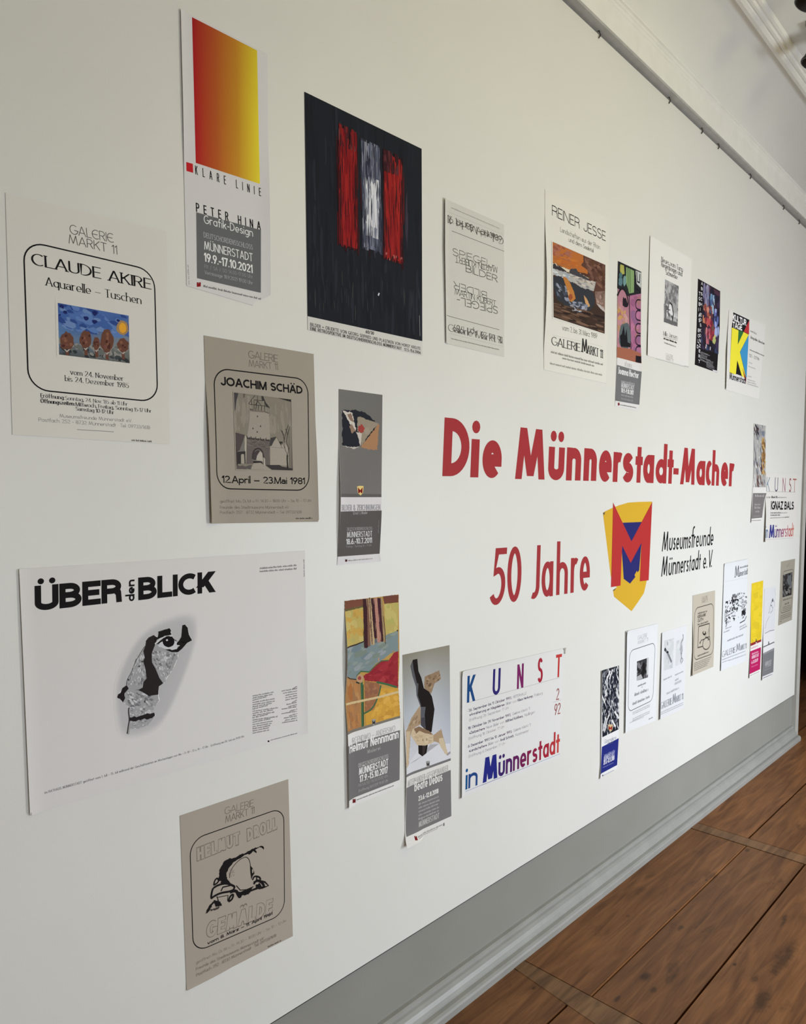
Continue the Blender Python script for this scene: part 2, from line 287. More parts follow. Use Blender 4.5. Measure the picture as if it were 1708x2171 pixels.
GH = {'M': (.6, [[(0, 0), (0, 1), (.3, .0), (.6, 1), (.6, 0)]]), 'K': (.48, [[(0, 0), (0, 1)], [(.46, 1), (.0, .38)], [(.16, .56), (.48, 0)]]),
      'R': (.44, [[(0, 0), (0, 1), (.22, 1)]+A(.22, .75, .2, .25, 90, -90)+[(0, .5)], [(.3, .5), (.42, .35), (.44, 0)]]), 'J': (.34, [[(.34, 1), (.34, .26)]+A(.17, .26, .17, .26, 0, -180)]),
      'a': (.4, [A(.19, XH-.2, .19, .2, 155, 0)+[(.38, 0)], O(.18, .2, .18, .2)]), 'u': (.4, [[(0, XH), (0, .2)]+A(.2, .2, .2, .2, 180, 350), [(.4, XH), (.4, 0)]]),
      't': (.24, [[(.1, .9), (.1, .06), (.24, .0)], [(0, XH), (.24, XH)]]), 'y': (.4, [[(0, XH), (.2, .0)], [(.4, XH), (.15, -.28)]])}
GH['ü'] = (.4, GH['u'][1]+['.', (.05, .87), '.', (.35, .87)]); GH['ä'] = (.4, GH['a'][1]+['.', (.05, .87), '.', (.35, .87)])

def stroke_quads(pts, wx, wy, cap=True, closed=False):
    """a flat-ended, mitred stroke: list of quads; wx and wy are the widths of upright and level strokes"""
    P = [pts[0]]
    for p in pts[1:]:
        if math.hypot(p[0]-P[-1][0], p[1]-P[-1][1]) > 1e-5: P.append(p)
    if closed and math.dist(P[0], P[-1]) < 1e-5: P.pop()
    n = len(P)
    if n < 2: return []
    D = []
    for a, b in zip(P, P[1:]+(P[:1] if closed else [])):
        l = math.hypot(b[0]-a[0], b[1]-a[1]); D.append(((b[0]-a[0])/l, (b[1]-a[1])/l))
    def off(d):
        nx, ny = -d[1], d[0]; w = math.hypot(wx*nx, wy*ny)/2
        return nx*w, ny*w
    flat = cap and n <= 6
    if cap and not flat:
        for i, d, sg in ((0, D[0], -1), (-1, D[-1], 1)):
            e = math.hypot(wx*d[0], wy*d[1])/2*sg*(.98 if abs(d[0]) < .05 or abs(d[1]) < .05 else 0)
            P[i] = (P[i][0]+d[0]*e, P[i][1]+d[1]*e)
    if flat:            # straight letters: ends and sharp corners are cut level, as in type
        out, i = [], 0
        while i < n-1:
            j = i+1
            while j < n-1 and D[j-1][0]*D[j][0]+D[j-1][1]*D[j][1] > -.15: j += 1
            Q = P[i:j+1]; E = D[i:j]; ends = []
            for q, d, sg in ((Q[0], E[0], -1), (Q[-1], E[-1], 1)):
                if abs(d[1]) > .45:
                    t = sg*wy/2/abs(d[1]); hw = math.hypot(wx*d[1], wy*d[0])/2/abs(d[1])*(1 if d[1] > 0 else -1)
                    c = (q[0], q[1]+d[1]*t); ends.append(((c[0]-hw, c[1]), (c[0]+hw, c[1])))
                else:
                    t = sg*wx/2; o = off(d); c = (q[0]+d[0]*t, q[1]+d[1]*t); ends.append(((c[0]+o[0], c[1]+o[1]), (c[0]-o[0], c[1]-o[1])))
            row = [ends[0]]
            for k in range(1, len(Q)-1):
                o1, o2 = off(E[k-1]), off(E[k]); o = ((o1[0]+o2[0])/2, (o1[1]+o2[1])/2); mm = o[0]**2+o[1]**2
                k_ = min(max(o1[0]**2+o1[1]**2, o2[0]**2+o2[1]**2)/mm, 2.2) if mm > 1e-14 else 1
                row.append(((Q[k][0]+o[0]*k_, Q[k][1]+o[1]*k_), (Q[k][0]-o[0]*k_, Q[k][1]-o[1]*k_)))
            row.append(ends[1])
            out += [(r[0], r[1], q[1], q[0]) for r, q in zip(row, row[1:])]
            i = j
        return out
    L, Rr = [], []
    for i in range(n):
        if i in (0, n-1) and not closed:
            o = off(D[0] if i == 0 else D[-1])
        else:
            o1, o2 = off(D[i-1]), off(D[i]); o = ((o1[0]+o2[0])/2, (o1[1]+o2[1])/2)
            mm = o[0]**2+o[1]**2; r = max(o1[0]**2+o1[1]**2, o2[0]**2+o2[1]**2)
            k = min((o1[0]**2+o1[1]**2)/mm if mm > 1e-12 else 1, 2.6) if r else 1
            o = (o[0]*k, o[1]*k)
        L.append((P[i][0]+o[0], P[i][1]+o[1])); Rr.append((P[i][0]-o[0], P[i][1]-o[1]))
    return [(L[i], Rr[i], Rr[(i+1) % n], L[(i+1) % n]) for i in range(n if closed else n-1)]

def ray_wall(px, py, y=0.0):
    """the point of the poster wall seen at a place of the photograph -> (x, z) in metres"""
    d = FW*FOC + RT*(px-PX) - UP*(py-PY); t = (y-CAM_Y)/d.y
    return d.x*t, CAM_Z+d.z*t

def lay_text(s, width, cap, wt, gap, font, serif):
    """-> list of (char, x offset, scale x) and the list of polygons in metres (x along, y up)"""
    items, K, n = [], 0, 0
    for ch in s:
        if ch == ' ': items.append((ch, .3, None)); K += .3; continue
        g = (font or {}).get(ch) or G.get(ch) or G['-']
        items.append((ch, g[0], g[1])); K += g[0]; n += 1
    fixed = n*wt*cap + max(0, len(s)-1)*gap*cap
    sx = (width-fixed)/K if K > .05 else cap
    if sx < .25*cap and K > .05:
        f = max(0, (width-.25*cap*K)/fixed); wt *= f; gap *= f; sx = .25*cap
        if fixed*f < 1e-9: sx = width/K
    out, x = [], 0
    for i, (ch, w, st) in enumerate(items):
        if st is None: x += w*sx+gap*cap; continue
        polys = []
        w_y = wt*(.42 if serif else 1)*cap; w_x = wt*cap; bx = x+w_x/2
        ms = (cap-w_y)/cap
        low = ch.islower()
        def T(p):
            y = p[1]
            if not low: yy = w_y/2+y*cap*ms
            elif y < 0: yy = w_y/2+y*cap
            elif y <= XH: yy = w_y/2+y*(XH*cap-w_y)/XH
            else: yy = XH*cap-w_y/2+(y-XH)*cap
            return bx+p[0]*sx, yy
        k = 0
        while k < len(st):
            if st[k] == '.':
                r = w_x*(.5 if wt > .15 else .6); c = (T(st[k+1])[0], max(r, st[k+1][1]*cap))
                polys.append([[(c[0]+r*math.cos(t*.5236), c[1]+r*math.sin(t*.5236)) for t in range(12)]]); k += 2; continue
            pts = [T(p) for p in st[k]]
            closed = len(st[k]) > 15 and st[k][0] == st[k][-1] or math.dist(st[k][0], st[k][-1]) < 1e-6
            polys.append(stroke_quads(pts, w_x, w_y, not closed, closed))
            if serif and not closed:
                for e, q in ((pts[0], pts[1]), (pts[-1], pts[-2])):
                    if abs(e[1]-q[1]) > .8*abs(e[0]-q[0]) and len(st[k]) < 8:
                        y = min(max(e[1], w_y/2), 1.1*cap); hw = w_x*.5+.085*cap; th = w_y*.5
                        polys.append([[(e[0]-hw, y-th), (e[0]+hw, y-th), (e[0]+hw, y+th), (e[0]-hw, y+th)]])
            k += 1
        out.append((ch, polys, (bx+w*sx/2)/width))
        x += w*sx+w_x+gap*cap
    return out

# how the wall paint reads in the photograph here and there: gives the true colour of a print from its photographed one
WALL_READS = [((100, 100), (175, 172, 153)), ((1450, 1230), (238, 243, 243)), ((100, 2000), (176, 179, 171)), ((1650, 600), (174, 171, 152)), ((1400, 330), (213, 211, 196)), ((900, 1250), (205, 203, 195)),
  ((560, 1140), (200, 197, 185)), ((20, 1100), (195, 192, 183)), ((1150, 1740), (228, 232, 236)), ((1640, 1500), (215, 220, 220)), ((900, 100), (186, 183, 165)), ((700, 2000), (186, 187, 182)), ((600, 600), (188, 184, 168)), ((1100, 500), (203, 200, 183)), ((1690, 900), (188, 184, 168)), ((1570, 620), (202, 199, 181)), ((1450, 720), (212, 209, 195)), ((1200, 830), (207, 204, 193)), ((1250, 1340), (224, 229, 230)), ((1600, 1180), (220, 220, 212))]
def brightness(x, y):
    ws = [1/(((x-a)**2+(y-b)**2)+6000)**1.3 for (a, b), c in WALL_READS]; t = sum(ws)
    return [sum(w*lin(c[i]) for w, (_, c) in zip(ws, WALL_READS))/t/PAINT[i] for i in range(3)]
PAINT = (.775, .765, .73)

# ------------------------------------------------------------------ printed sheets
class Sheet:
    """one poster: a paper sheet (the thing) with its printed parts as children; outlines are measured on the wall, in metres"""
    def __init__(s, name, label, crop, outline, paper, gain=.65, curl=(), group=None, cat='poster', lift=.0012, seed=1):
        s.crop, s.curl, s.rnd = crop, curl, random.Random(seed)
        s.gain = brightness(crop[0]+sum(q[0] for q in outline)/len(outline)/crop[2], crop[1]+sum(q[1] for q in outline)/len(outline)/crop[2])
        s.lift = lift; s.cur = None; s.boxes = []
        s.out = [s.w(p) for p in outline]
        s.x0 = min(p[0] for p in s.out); s.x1 = max(p[0] for p in s.out); s.z0 = min(p[1] for p in s.out); s.z1 = max(p[1] for p in s.out)
        s.root = s.build(name, [(s.out, s.c(paper), 0)], None, sheet=True)
        s.root['label'] = label; s.root['category'] = cat
        if group: s.root['group'] = group
    def w(s, p):
        ox, oy, k = s.crop
        return ray_wall(ox+p[0]/k, oy+p[1]/k)
    def c(s, rgb):
        if isinstance(rgb[0], (tuple, list)): return [s.c(q) for q in rgb]
        return tuple(min(.9, max(.004, lin(v)/g)) for v, g in zip(rgb, s.gain))
    def bend(s, x, z):
        d = 0
        for side, ext, hh, a, b in s.curl:      # edge that has come away, reach, height, from and to along the edge (0..1)
            u = (x-s.x0)/(s.x1-s.x0); v = (s.z1-z)/(s.z1-s.z0)
            t, q = {'L': (x-s.x0, v), 'R': (s.x1-x, v), 'T': (s.z1-z, u), 'B': (z-s.z0, u)}[side]
            if t < ext and a < q < b:
                m = (q-a)/(b-a); wq = 1 if (a <= 0 and m < .5) or (b >= 1 and m > .5) else math.sin(math.pi*m)**1.5
                if a <= 0 and b < 1 and m >= .5: wq = math.sin(math.pi*m)
                if b >= 1 and a > 0 and m < .5: wq = math.sin(math.pi*m)
                d += hh*max(0, 1-t/ext)**2*max(0, wq)
        return d
    def build(s, name, faces, parent, sheet=False, mat=None):
        V, F, C = [], [], []
        for pts, col, lay in faces:
            ar = sum(a[0]*b[1]-b[0]*a[1] for a, b in zip(pts, pts[1:]+pts[:1]))
            per = isinstance(col[0], (tuple, list))
            if ar < 0: pts = pts[::-1]; col = col[::-1] if per else col
            k = len(V); V += [(x, -s.lift-lay, z) for x, z in pts]; F.append(tuple(range(k, k+len(pts)))); C.append(col)
        o = link(name, V, F, mat or M_PRINT, parent, cols=C)
        org = Vector(((s.x0+s.x1)/2, 0, (s.z0+s.z1)/2))
        if s.curl or sheet:
            bm = bmesh.new(); bm.from_mesh(o.data)
            if s.curl:
                nx = max(2, int((s.x1-s.x0)/.0032)); nz = max(2, int((s.z1-s.z0)/.006))
                zs = [v.co.z for v in bm.verts]; xs = [v.co.x for v in bm.verts]
                for i in range(1, nx):
                    x = s.x0+(s.x1-s.x0)*i/nx
                    if min(xs) < x < max(xs) and s.active(x, None): bmesh.ops.bisect_plane(bm, geom=bm.verts[:]+bm.edges[:]+bm.faces[:], plane_co=(x, 0, 0), plane_no=(1, 0, 0), dist=1e-6)
                for i in range(1, nz):
                    z = s.z0+(s.z1-s.z0)*i/nz
                    if min(zs) < z < max(zs) and s.active(None, z): bmesh.ops.bisect_plane(bm, geom=bm.verts[:]+bm.edges[:]+bm.faces[:], plane_co=(0, 0, z), plane_no=(0, 0, 1), dist=1e-6)
                for v in bm.verts: v.co.y -= s.bend(v.co.x, v.co.z)
            if sheet:
                r = bmesh.ops.extrude_face_region(bm, geom=bm.faces[:], use_keep_orig=True)
                for v in [g for g in r['geom'] if isinstance(g, bmesh.types.BMVert)]: v.co.y += .0004
                bmesh.ops.recalc_face_normals(bm, faces=bm.faces)
            bm.to_mesh(o.data); bm.free()
        o.data.transform(Matrix.Translation(-org))          # the thing's own origin sits at the middle of its sheet
        if not parent: o.location = org
        return o
    def active(s, x, z):
        for side, ext, hh, a, b in s.curl:
            if x is not None and (side in 'TB' or (side == 'L' and x-s.x0 < ext*1.1) or (side == 'R' and s.x1-x < ext*1.1)): return True
            if z is not None and (side in 'LR' or (side == 'T' and s.z1-z < ext*1.1) or (side == 'B' and z-s.z0 < ext*1.1)): return True
        return False
    # ---- drawing
    def part(s, name, mat=None, label=None, crop=None):
        s.flush(); s.cur = (name, mat, label); s.faces = []
        if crop: s.keep = s.crop; s.crop = crop
        return s
    pend = []
    def flush(s):
        s.settle()
        if s.cur and s.faces:
            o = s.build(s.cur[0], s.faces, s.root, mat=s.cur[1])
            if s.cur[2]: o['label'] = s.cur[2]
        s.cur = None
        if hasattr(s, 'keep') and s.keep: s.crop = s.keep; s.keep = None
    def add(s, pts, col, j=0):
        s.pend.append((pts, col, j))
    def up(s): s.settle(); s.pend = []
    def settle(s):
        """put the marks just drawn directly on top of whatever they overlap"""
        if not s.pend: return
        xs = [p[0] for f in s.pend for p in f[0]]; zs = [p[1] for f in s.pend for p in f[0]]
        bx = (min(xs), max(xs), min(zs), max(zs)); lv = 0
        for b in s.boxes:
            if b[0] < bx[1] and b[1] > bx[0] and b[2] < bx[3] and b[3] > bx[2]: lv = max(lv, b[4])
        lv += 1.6e-5; mx = max(f[2] for f in s.pend)
        for p, c, j in s.pend: s.faces.append((p, c, .00016+lv+j))
        s.boxes.append(bx+(lv+mx,)); s.pend = []
    def poly(s, pts, col, rough=0):
        s.up(); P = [s.w(p) for p in pts]
        if rough: P = s.ragged(P, rough)
        s.add(P, s.c(col))
    def ragged(s, P, amt):
        Q = []
        for a, b in zip(P, P[1:]+P[:1]):
            l = math.dist(a, b); n = max(1, int(l/(amt*2.2)))
            for i in range(n):
                t = i/n; j = amt if i else amt*.3
                Q.append((a[0]+(b[0]-a[0])*t+s.rnd.uniform(-j, j), a[1]+(b[1]-a[1])*t+s.rnd.uniform(-j, j)))
        return Q
    def line(s, pts, wd, col, closed=False, taper=False):
        """a drawn line; wd in metres"""
        s.up()
        if len(pts) > 4 or closed:        # curves are drawn round
            for _ in range(2):
                Q = [] if closed else [pts[0]]
                for a, b in zip(pts, pts[1:]+(pts[:1] if closed else [])): Q += [(a[0]*.75+b[0]*.25, a[1]*.75+b[1]*.25), (a[0]*.25+b[0]*.75, a[1]*.25+b[1]*.75)]
                pts = Q if closed else Q+[pts[-1]]
        P = [s.w(p) for p in pts]
        for i, q in enumerate(stroke_quads(P, wd, wd, False, closed)): s.add(list(q), s.c(col), i*3e-6)
    def rrect(s, quad, rad, wd, col):
        """rounded frame; quad = four corners, rad and wd in metres"""
        s.up(); Q = [Vector(s.w(p)) for p in quad]; P = []
        for i in range(4):
            c, a, b = Q[i], (Q[i-1]-Q[i]).normalized(), (Q[(i+1) % 4]-Q[i]).normalized()
            for t in range(9):
                an = math.pi/2*t/8; P.append(tuple(c+a*rad*(1-math.sin(an))+b*rad*(1-math.cos(an))))
        for q in stroke_quads(P, wd, wd, False, True): s.add(list(q), s.c(col))
    def quad(s, q, u, v):
        a, b, c, d = q
        return ((a[0]*(1-u)+b[0]*u)*(1-v)+(d[0]*(1-u)+c[0]*u)*v, (a[1]*(1-u)+b[1]*u)*(1-v)+(d[1]*(1-u)+c[1]*u)*v)
    def grad(s, q, cols, nu=1, nv=1):
        """a printed colour gradient over a quad; cols is a grid [rows][columns]"""
        s.up(); R_, C_ = len(cols)-1, len(cols[0])-1
        def col(i, j): return s.c(cols[i][j])
        for i in range(max(1, R_)):
            for j in range(max(1, C_)):
                i1, j1 = min(i+1, R_), min(j+1, C_)
                u0, u1, v0, v1 = j/max(1, C_), (j+1)/max(1, C_), i/max(1, R_), (i+1)/max(1, R_)
                s.add([s.w(s.quad(q, *t)) for t in ((u0, v0), (u1, v0), (u1, v1), (u0, v1))], [col(i, j), col(i, j1), col(i1, j1), col(i1, j)])
    def dabs(s, q, n, cols, lu, lv, ang=0, u=(0, 1), v=(0, 1), rough=.3, k=7):
        """n brush dabs inside a quad: half lengths lu, lv as shares of the quad"""
        s.up()
        for i in range(n):
            cu, cv = s.rnd.uniform(*u), s.rnd.uniform(*v); f = s.rnd.uniform(.55, 1.35); an = ang+s.rnd.uniform(-.25, .25)*(1 if ang else .3)
            P = []
            for t in range(k):
                a = 2*math.pi*t/k; rr = 1+s.rnd.uniform(-rough, rough)
                x, y = lu*f*rr*math.cos(a), lv*f*rr*math.sin(a)
                x, y = x*math.cos(an)-y*math.sin(an), x*math.sin(an)+y*math.cos(an)
                P.append((min(u[1], max(u[0], cu+x)), min(v[1], max(v[0], cv+y))))
            s.add([s.w(s.quad(q, *p)) for p in P], s.c(s.rnd.choice(cols)), i*2.5e-6)
    def border(s, q, wd, col):
        """trims the edges of a picture with the unprinted paper around it"""
        m = (sum(p[0] for p in q)/4, sum(p[1] for p in q)/4)
        o = [(a+wd*(1 if a > m[0] else -1), b+wd*(1 if b > m[1] else -1)) for a, b in q]
        for i in range(4): s.poly([q[i], q[(i+1) % 4], o[(i+1) % 4], o[i]], col)
    def blob(s, c, rx, ry, col, rough=.08, k=16):
        s.poly([(c[0]+rx*(1+s.rnd.uniform(-rough, rough))*math.cos(2*math.pi*t/k), c[1]+ry*(1+s.rnd.uniform(-rough, rough))*math.sin(2*math.pi*t/k)) for t in range(k)], col)
    def text(s, t, a, b, ht, col, wt=.1, gap=.1, font=None, serif=False, upv=None, letters=None, own=True):
        """a line of writing from a to b (feet of the first and last letters), capitals ht tall"""
        own = own and not letters
        s.up(); A_, B_ = Vector(s.w(a)), Vector(s.w(b))
        hold = s.faces
        if own: s.faces = []
        u = upv or (0, -ht); T_ = Vector(s.w((a[0]+u[0], a[1]+u[1])))-A_
        X = B_-A_; L = X.length; X = X/L; cap = T_.length; Yv = T_/cap
        if upv is None: Yv = Vector((-X.y, X.x)) if abs(X.x) > .3 else Yv
        for ch, polys, fr in lay_text(t, L, cap, wt, gap, font, serif):
            cc = col
            if isinstance(col[0], (tuple, list)):
                k = fr*(len(col)-1); i = min(int(k), len(col)-2); f = k-i
                cc = tuple(col[i][j]*(1-f)+col[i+1][j]*f for j in range(3))
            cc = s.c(cc)
            if letters: s.faces = []
            j = 0
            for st in polys:
                for p in st:
                    p = [tuple(A_+X*q[0]+Yv*q[1]) for q in p]
                    for tri in ([p] if len(p) != 4 else [[p[0], p[1], p[2]], [p[0], p[2], p[3]]]): s.add(tri, cc, j*3e-6); j += 1
            if letters: s.settle(); s.build(letters, s.faces, s.root, mat=M_VINYL); s.faces = []
        if own:
            s.settle(); s.build(s.cur[0], s.faces, s.root); s.faces = hold
    def greek(s, a, b, ht, col, fill=.8, seed=0):
        """a line of print too small to read: word-long runs of little uprights"""
        s.up(); A_, B_ = Vector(s.w(a)), Vector(s.w(b)); T_ = Vector(s.w((a[0], a[1]-ht)))-A_
        X = B_-A_; L = X.length; X = X/L; cap = T_.length; Yv = Vector((-X.y, X.x)); x = 0; r = s.rnd; c = s.c(col)
        while x < L:
            wl = r.uniform(1.5, 5)*cap; e = min(L, x+wl)
            while x < e-.1*cap:
                hh = cap*r.choice((.6, .6, .6, .9)); wv = cap*r.uniform(.12, .34)*fill
                s.add([tuple(A_+X*(x+p)+Yv*q) for p, q in ((0, 0), (wv, 0), (wv, hh), (0, hh))], c); x += wv+cap*.2*(1.6-fill)
            x = e+cap*.45
    def logo(s, c, rx, ry, back=(215, 190, 120), red=(120, 20, 25)):
        x, y = c
        if back: s.poly([(x-rx, y-ry*.85), (x-rx*.2, y-ry), (x+rx, y-ry*.95), (x+rx*.8, y+ry*.45), (x+rx*.1, y+ry), (x-rx*.7, y+ry*.5)], back)
        if not back:
            s.poly([(x-rx, y-ry), (x-rx*.15, y-ry), (x, y-ry*.2), (x+rx*.15, y-ry), (x+rx, y-ry), (x+rx, y+ry*.8), (x-rx, y+ry)], red); return
        k = .7
        s.poly([(x-rx*k, y-ry*k), (x, y-ry*.1*k), (x+rx*k, y-ry*k), (x+rx*.9*k, y+ry*.7*k), (x+rx*.4*k, y+ry*.75*k), (x, y+ry*.25*k), (x-rx*.4*k, y+ry*.75*k), (x-rx*.9*k, y+ry*.7*k)], red)

# ------------------------------------------------------------------ the posters, from the left end of the wall
BK = (22, 20, 20)
def beige_frame(p, quad, rad, wd): p.part('rounded_frame'); p.rrect(quad, rad, wd, BK)

# -- white poster, framed title and blue watercolour
p = Sheet('exhibition_poster', 'white poster with rounded black frame around a blue watercolour of trees, far left', (0, 440, 4.174),
          [(46, -130), (1471, 213), (1478, 600), (1502, 2096), (108, 2010)], (195, 190, 176), .62)
p.part('gallery_name'); p.text('GALЄRIЄ', (617, 234), (1006, 316), 84, (80, 76, 70), .07, .06); p.text('MARKT 11', (606, 318), (1036, 418), 80, (80, 76, 70), .07, .08)
beige_frame(p, [(205, 291), (1362, 562), (1392, 1722), (250, 1607)], .036, .0026)
p.part('title'); p.text('CLAUDE AKIRE', (276, 505), (1338, 728), 104, BK, .165, .06, serif=True); p.text('Aquarelle – Tuschen', (400, 690), (1250, 857), 76, BK, .13, .06, GH, True)
p.part('picture', M_PAINT)
q = [(508, 845), (1135, 958), (1145, 1380), (520, 1302)]
p.grad(q, [[(62, 88, 135), (70, 98, 148), (66, 92, 140)], [(74, 104, 150), (58, 84, 134), (92, 112, 138)], [(84, 112, 140), (100, 112, 120), (120, 120, 110)], [(70, 74, 72), (78, 82, 78), (74, 76, 70)]])
p.dabs(q, 60, [(44, 66, 118), (84, 112, 156), (60, 88, 140), (98, 122, 158)], .07, .05, .4, v=(0, .5))
p.dabs(q, 8, [(28, 36, 84)], .03, .035, v=(.02, .42))
p.dabs(q, 70, [(58, 62, 62), (96, 98, 92), (46, 50, 50), (128, 126, 116)], .05, .035, .8, v=(.68, 1))
for c, a, b in (((590, 1182), 64, 82), ((755, 1170), 54, 76), ((850, 1205), 30, 58), ((943, 1182), 56, 104), ((1085, 1222), 52, 60)):
    p.line([(c[0], c[1]+b), (c[0]+4, min(c[1]+b+62, 1300+(c[0]-520)*.125))], .006, (96, 62, 50)); p.line([(c[0]-a*.9, c[1]+b*.5), (c[0], c[1]+b+12), (c[0]+a*.9, c[1]+b*.5)], .002, (165, 158, 146))
    p.blob(c, a, b, (96, 62, 48), .12, 22)
    for k in range(9): p.blob((c[0]+p.rnd.uniform(-.6, .6)*a, c[1]+p.rnd.uniform(-.6, .6)*b), a*.22, b*.16, p.rnd.choice([(122, 82, 62), (70, 40, 34), (110, 70, 60)]), .4, 7)
p.blob((1080, 1066), 52, 66, (150, 118, 76), .1); p.blob((1082, 1066), 33, 44, (208, 148, 44), .1)
p.border(q, 22, (195, 190, 176)); p.part('dates'); p.text('vom 24. November', (618, 1478), (1092, 1536), 46, (40, 38, 36), .13, .06, GH, True); p.text('bis 24. Dezember 1985', (572, 1535), (1138, 1598), 46, (40, 38, 36), .13, .06, GH, True)
p.part('fine_print')
p.text('Eröffnung:', (357, 1680), (568, 1700), 36, BK, .17, .04, GH, True); p.text("Sonntag, 24. Nov. '85 ab 11 Uhr", (574, 1702), (1128, 1755), 34, (50, 48, 44), .12, .04, GH, True)
p.text('Öffnungszeiten:', (357, 1728), (660, 1754), 36, BK, .17, .04, GH, True); p.text('Mittwoch, Freitag, Sonntag 15-17 Uhr', (668, 1756), (1338, 1816), 34, (50, 48, 44), .12, .04, GH, True)
p.text('Samstag 10-12 Uhr', (668, 1796), (1007, 1830), 34, (50, 48, 44), .12, .04, GH, True)
p.text('Museumsfreunde Münnerstadt eV.', (525, 1858), (1165, 1902), 32, (120, 116, 108), .09, .06); p.text('Postfach 252 - 8732 Münnerstadt · Tel. 09733/1618', (340, 1893), (1325, 1962), 34, (120, 116, 108), .09, .06)
p.line([(680, 1965), (1003, 1985)], .0012, (130, 126, 118)); p.greek((1160, 2066), (1338, 2078), 18, (50, 48, 46), 1)
p.flush()

# -- tall poster with red to yellow rectangle
p = Sheet('exhibition_poster', 'tall white poster with red to yellow gradient rectangle, topmost on the wall', (370, 330, 6.577),
          [(72, -2040), (1288, -1418), (1322, 1950), (1275, 1975), (1225, 1995), (1160, 2012), (1110, 2036), (1092, 2092), (165, 1815)], (187, 182, 171), .57, curl=[('R', .05, .006, .35, 1), ('L', .03, .004, .0, .6)])
p.part('picture'); q = [(238.7, -1927), (1145, -1463), (1182, 397), (290.7, 104)]
p.grad(q, [[(140, 22, 26), (152, 68, 30), (164, 108, 32), (188, 166, 38)], [(150, 22, 28), (156, 74, 30), (168, 116, 32), (200, 180, 44)], [(156, 24, 30), (160, 78, 32), (176, 122, 36), (204, 184, 46)]])
p.part('red_square'); p.poly([(155, 92), (250, 118), (255, 244), (160, 216)], (168, 30, 34))
p.part('title'); p.text('KLARE LINIE', (285, 262), (1198, 572), 122, BK, .1, .62); p.text('PETER HINA', (296, 785), (1196, 1046), 126, BK, .13, .52)
p.part('grey_panel'); p.poly([(297, 792), (1195, 1040), (1195, 1915), (308, 1710)], (90, 90, 85))
p.part('lettering'); wh = (206, 203, 196); gy = (146, 144, 138)
p.text('Grafik-Design', (404, 945), (1088, 1134), 116, wh, .1, .1); p.text('DEUTSCHORDENSSCHLOSS', (402, 1142), (1086, 1316), 74, gy, .11, .06)
p.text('MÜNNERSTADT', (408, 1310), (1086, 1480), 118, wh, .1, .07); p.text('19.9.-17.10.2021', (408, 1475), (1084, 1642), 122, wh, .16, .04)
p.text('FR / SA / SO 14.00-17.00 Uhr', (414, 1572), (1086, 1716), 52, (128, 126, 120), .1, .12); p.text('Vernissage 18.9.2021 19.00 Uhr', (414, 1652), (1086, 1802), 52, gy, .1, .08)
p.part('crest'); p.logo((333, 1800), 28, 32, None, (120, 24, 26))
p.part('fine_print'); p.greek((395, 1832), (1196, 2012), 34, (70, 68, 64), .9); p.greek((205, 1800), (190, 1520), 26, (130, 126, 120), .8)
p.flush()

# -- black painting
p = Sheet('exhibition_poster', 'large black painting poster with two red stripes and one white stripe', (620, 180, 3.68),
          [(90, 55), (1004, 500), (1011, 2112), (117, 1912)], (186, 182, 168), .56)
q = [(90, 55), (1004, 500), (1009, 2000), (115, 1805)]
p.part('picture', M_PAINT); p.poly(q, (28, 30, 34))
p.dabs(q, 150, [(31, 33, 37), (25, 27, 31), (35, 38, 43), (27, 28, 32)], .012, .09)
p.dabs(q, 40, [(40, 43, 46), (36, 39, 43), (46, 48, 46)], .005, .035, v=(.72, .97))
p.dabs(q, 36, [(60, 22, 24), (52, 46, 54), (44, 18, 22)], .008, .12, u=(.3, .88), v=(.16, .66))
def bar(u0, u1, v0, v1, cols, n, edge):
    p.dabs(q, 24, edge, .010, .14, u=(u0-.018, u1+.018), v=(v0, v1))
    p.dabs(q, n, cols, .012, .11, u=(u0, u1), v=(v0+.01, v1-.01))
    p.dabs(q, n, cols, .004, .05, u=(u0, u1), v=(v0, v1))
    p.dabs(q, n//5, edge, .0035, .05, u=(u0, u1), v=(v0, v1)); p.dabs(q, n//4, edge, .004, .05, u=(u0-.01, u0+.02), v=(v0, v1)); p.dabs(q, n//4, edge, .004, .05, u=(u1-.02, u1+.01), v=(v0, v1))
bar(.285, .44, .075, .64, [(126, 26, 26), (140, 32, 30), (108, 20, 24), (132, 30, 28), (118, 22, 26)], 110, [(58, 20, 22), (80, 22, 24), (40, 22, 26)])
p.dabs(q, 26, [(72, 26, 30), (52, 22, 26), (96, 50, 48), (110, 28, 28)], .009, .035, u=(.285, .43), v=(.07, .17))
bar(.485, .645, .09, .62, [(84, 88, 98), (104, 108, 118), (66, 70, 80), (92, 92, 98), (122, 122, 126)], 90, [(38, 40, 50), (50, 52, 62), (62, 64, 74)])
p.dabs(q, 110, [(158, 158, 158), (176, 174, 170), (132, 134, 140), (192, 190, 184), (112, 114, 122)], .008, .05, u=(.512, .63), v=(.26, .55))
p.dabs(q, 40, [(186, 184, 180), (198, 196, 190), (170, 170, 170)], .006, .06, u=(.53, .61), v=(.28, .5))
p.dabs(q, 40, [(46, 48, 58), (66, 68, 80), (84, 86, 96)], .004, .04, u=(.49, .64), v=(.1, .61))
bar(.675, .83, .1, .635, [(130, 30, 28), (146, 36, 31), (112, 22, 24), (136, 32, 29), (122, 26, 26)], 110, [(62, 22, 24), (84, 26, 26), (42, 22, 26)])
p.dabs(q, 26, [(60, 26, 30), (84, 40, 42), (48, 22, 26)], .010, .04, u=(.665, .8), v=(.09, .2)); p.dabs(q, 12, [(150, 80, 72), (60, 24, 26)], .006, .01, u=(.68, .83), v=(.6, .635))
p.line([(672, 1625), (664, 1645)], .004, (190, 190, 190)); p.line([(986, 1800), (990, 1960)], .002, (120, 120, 118))
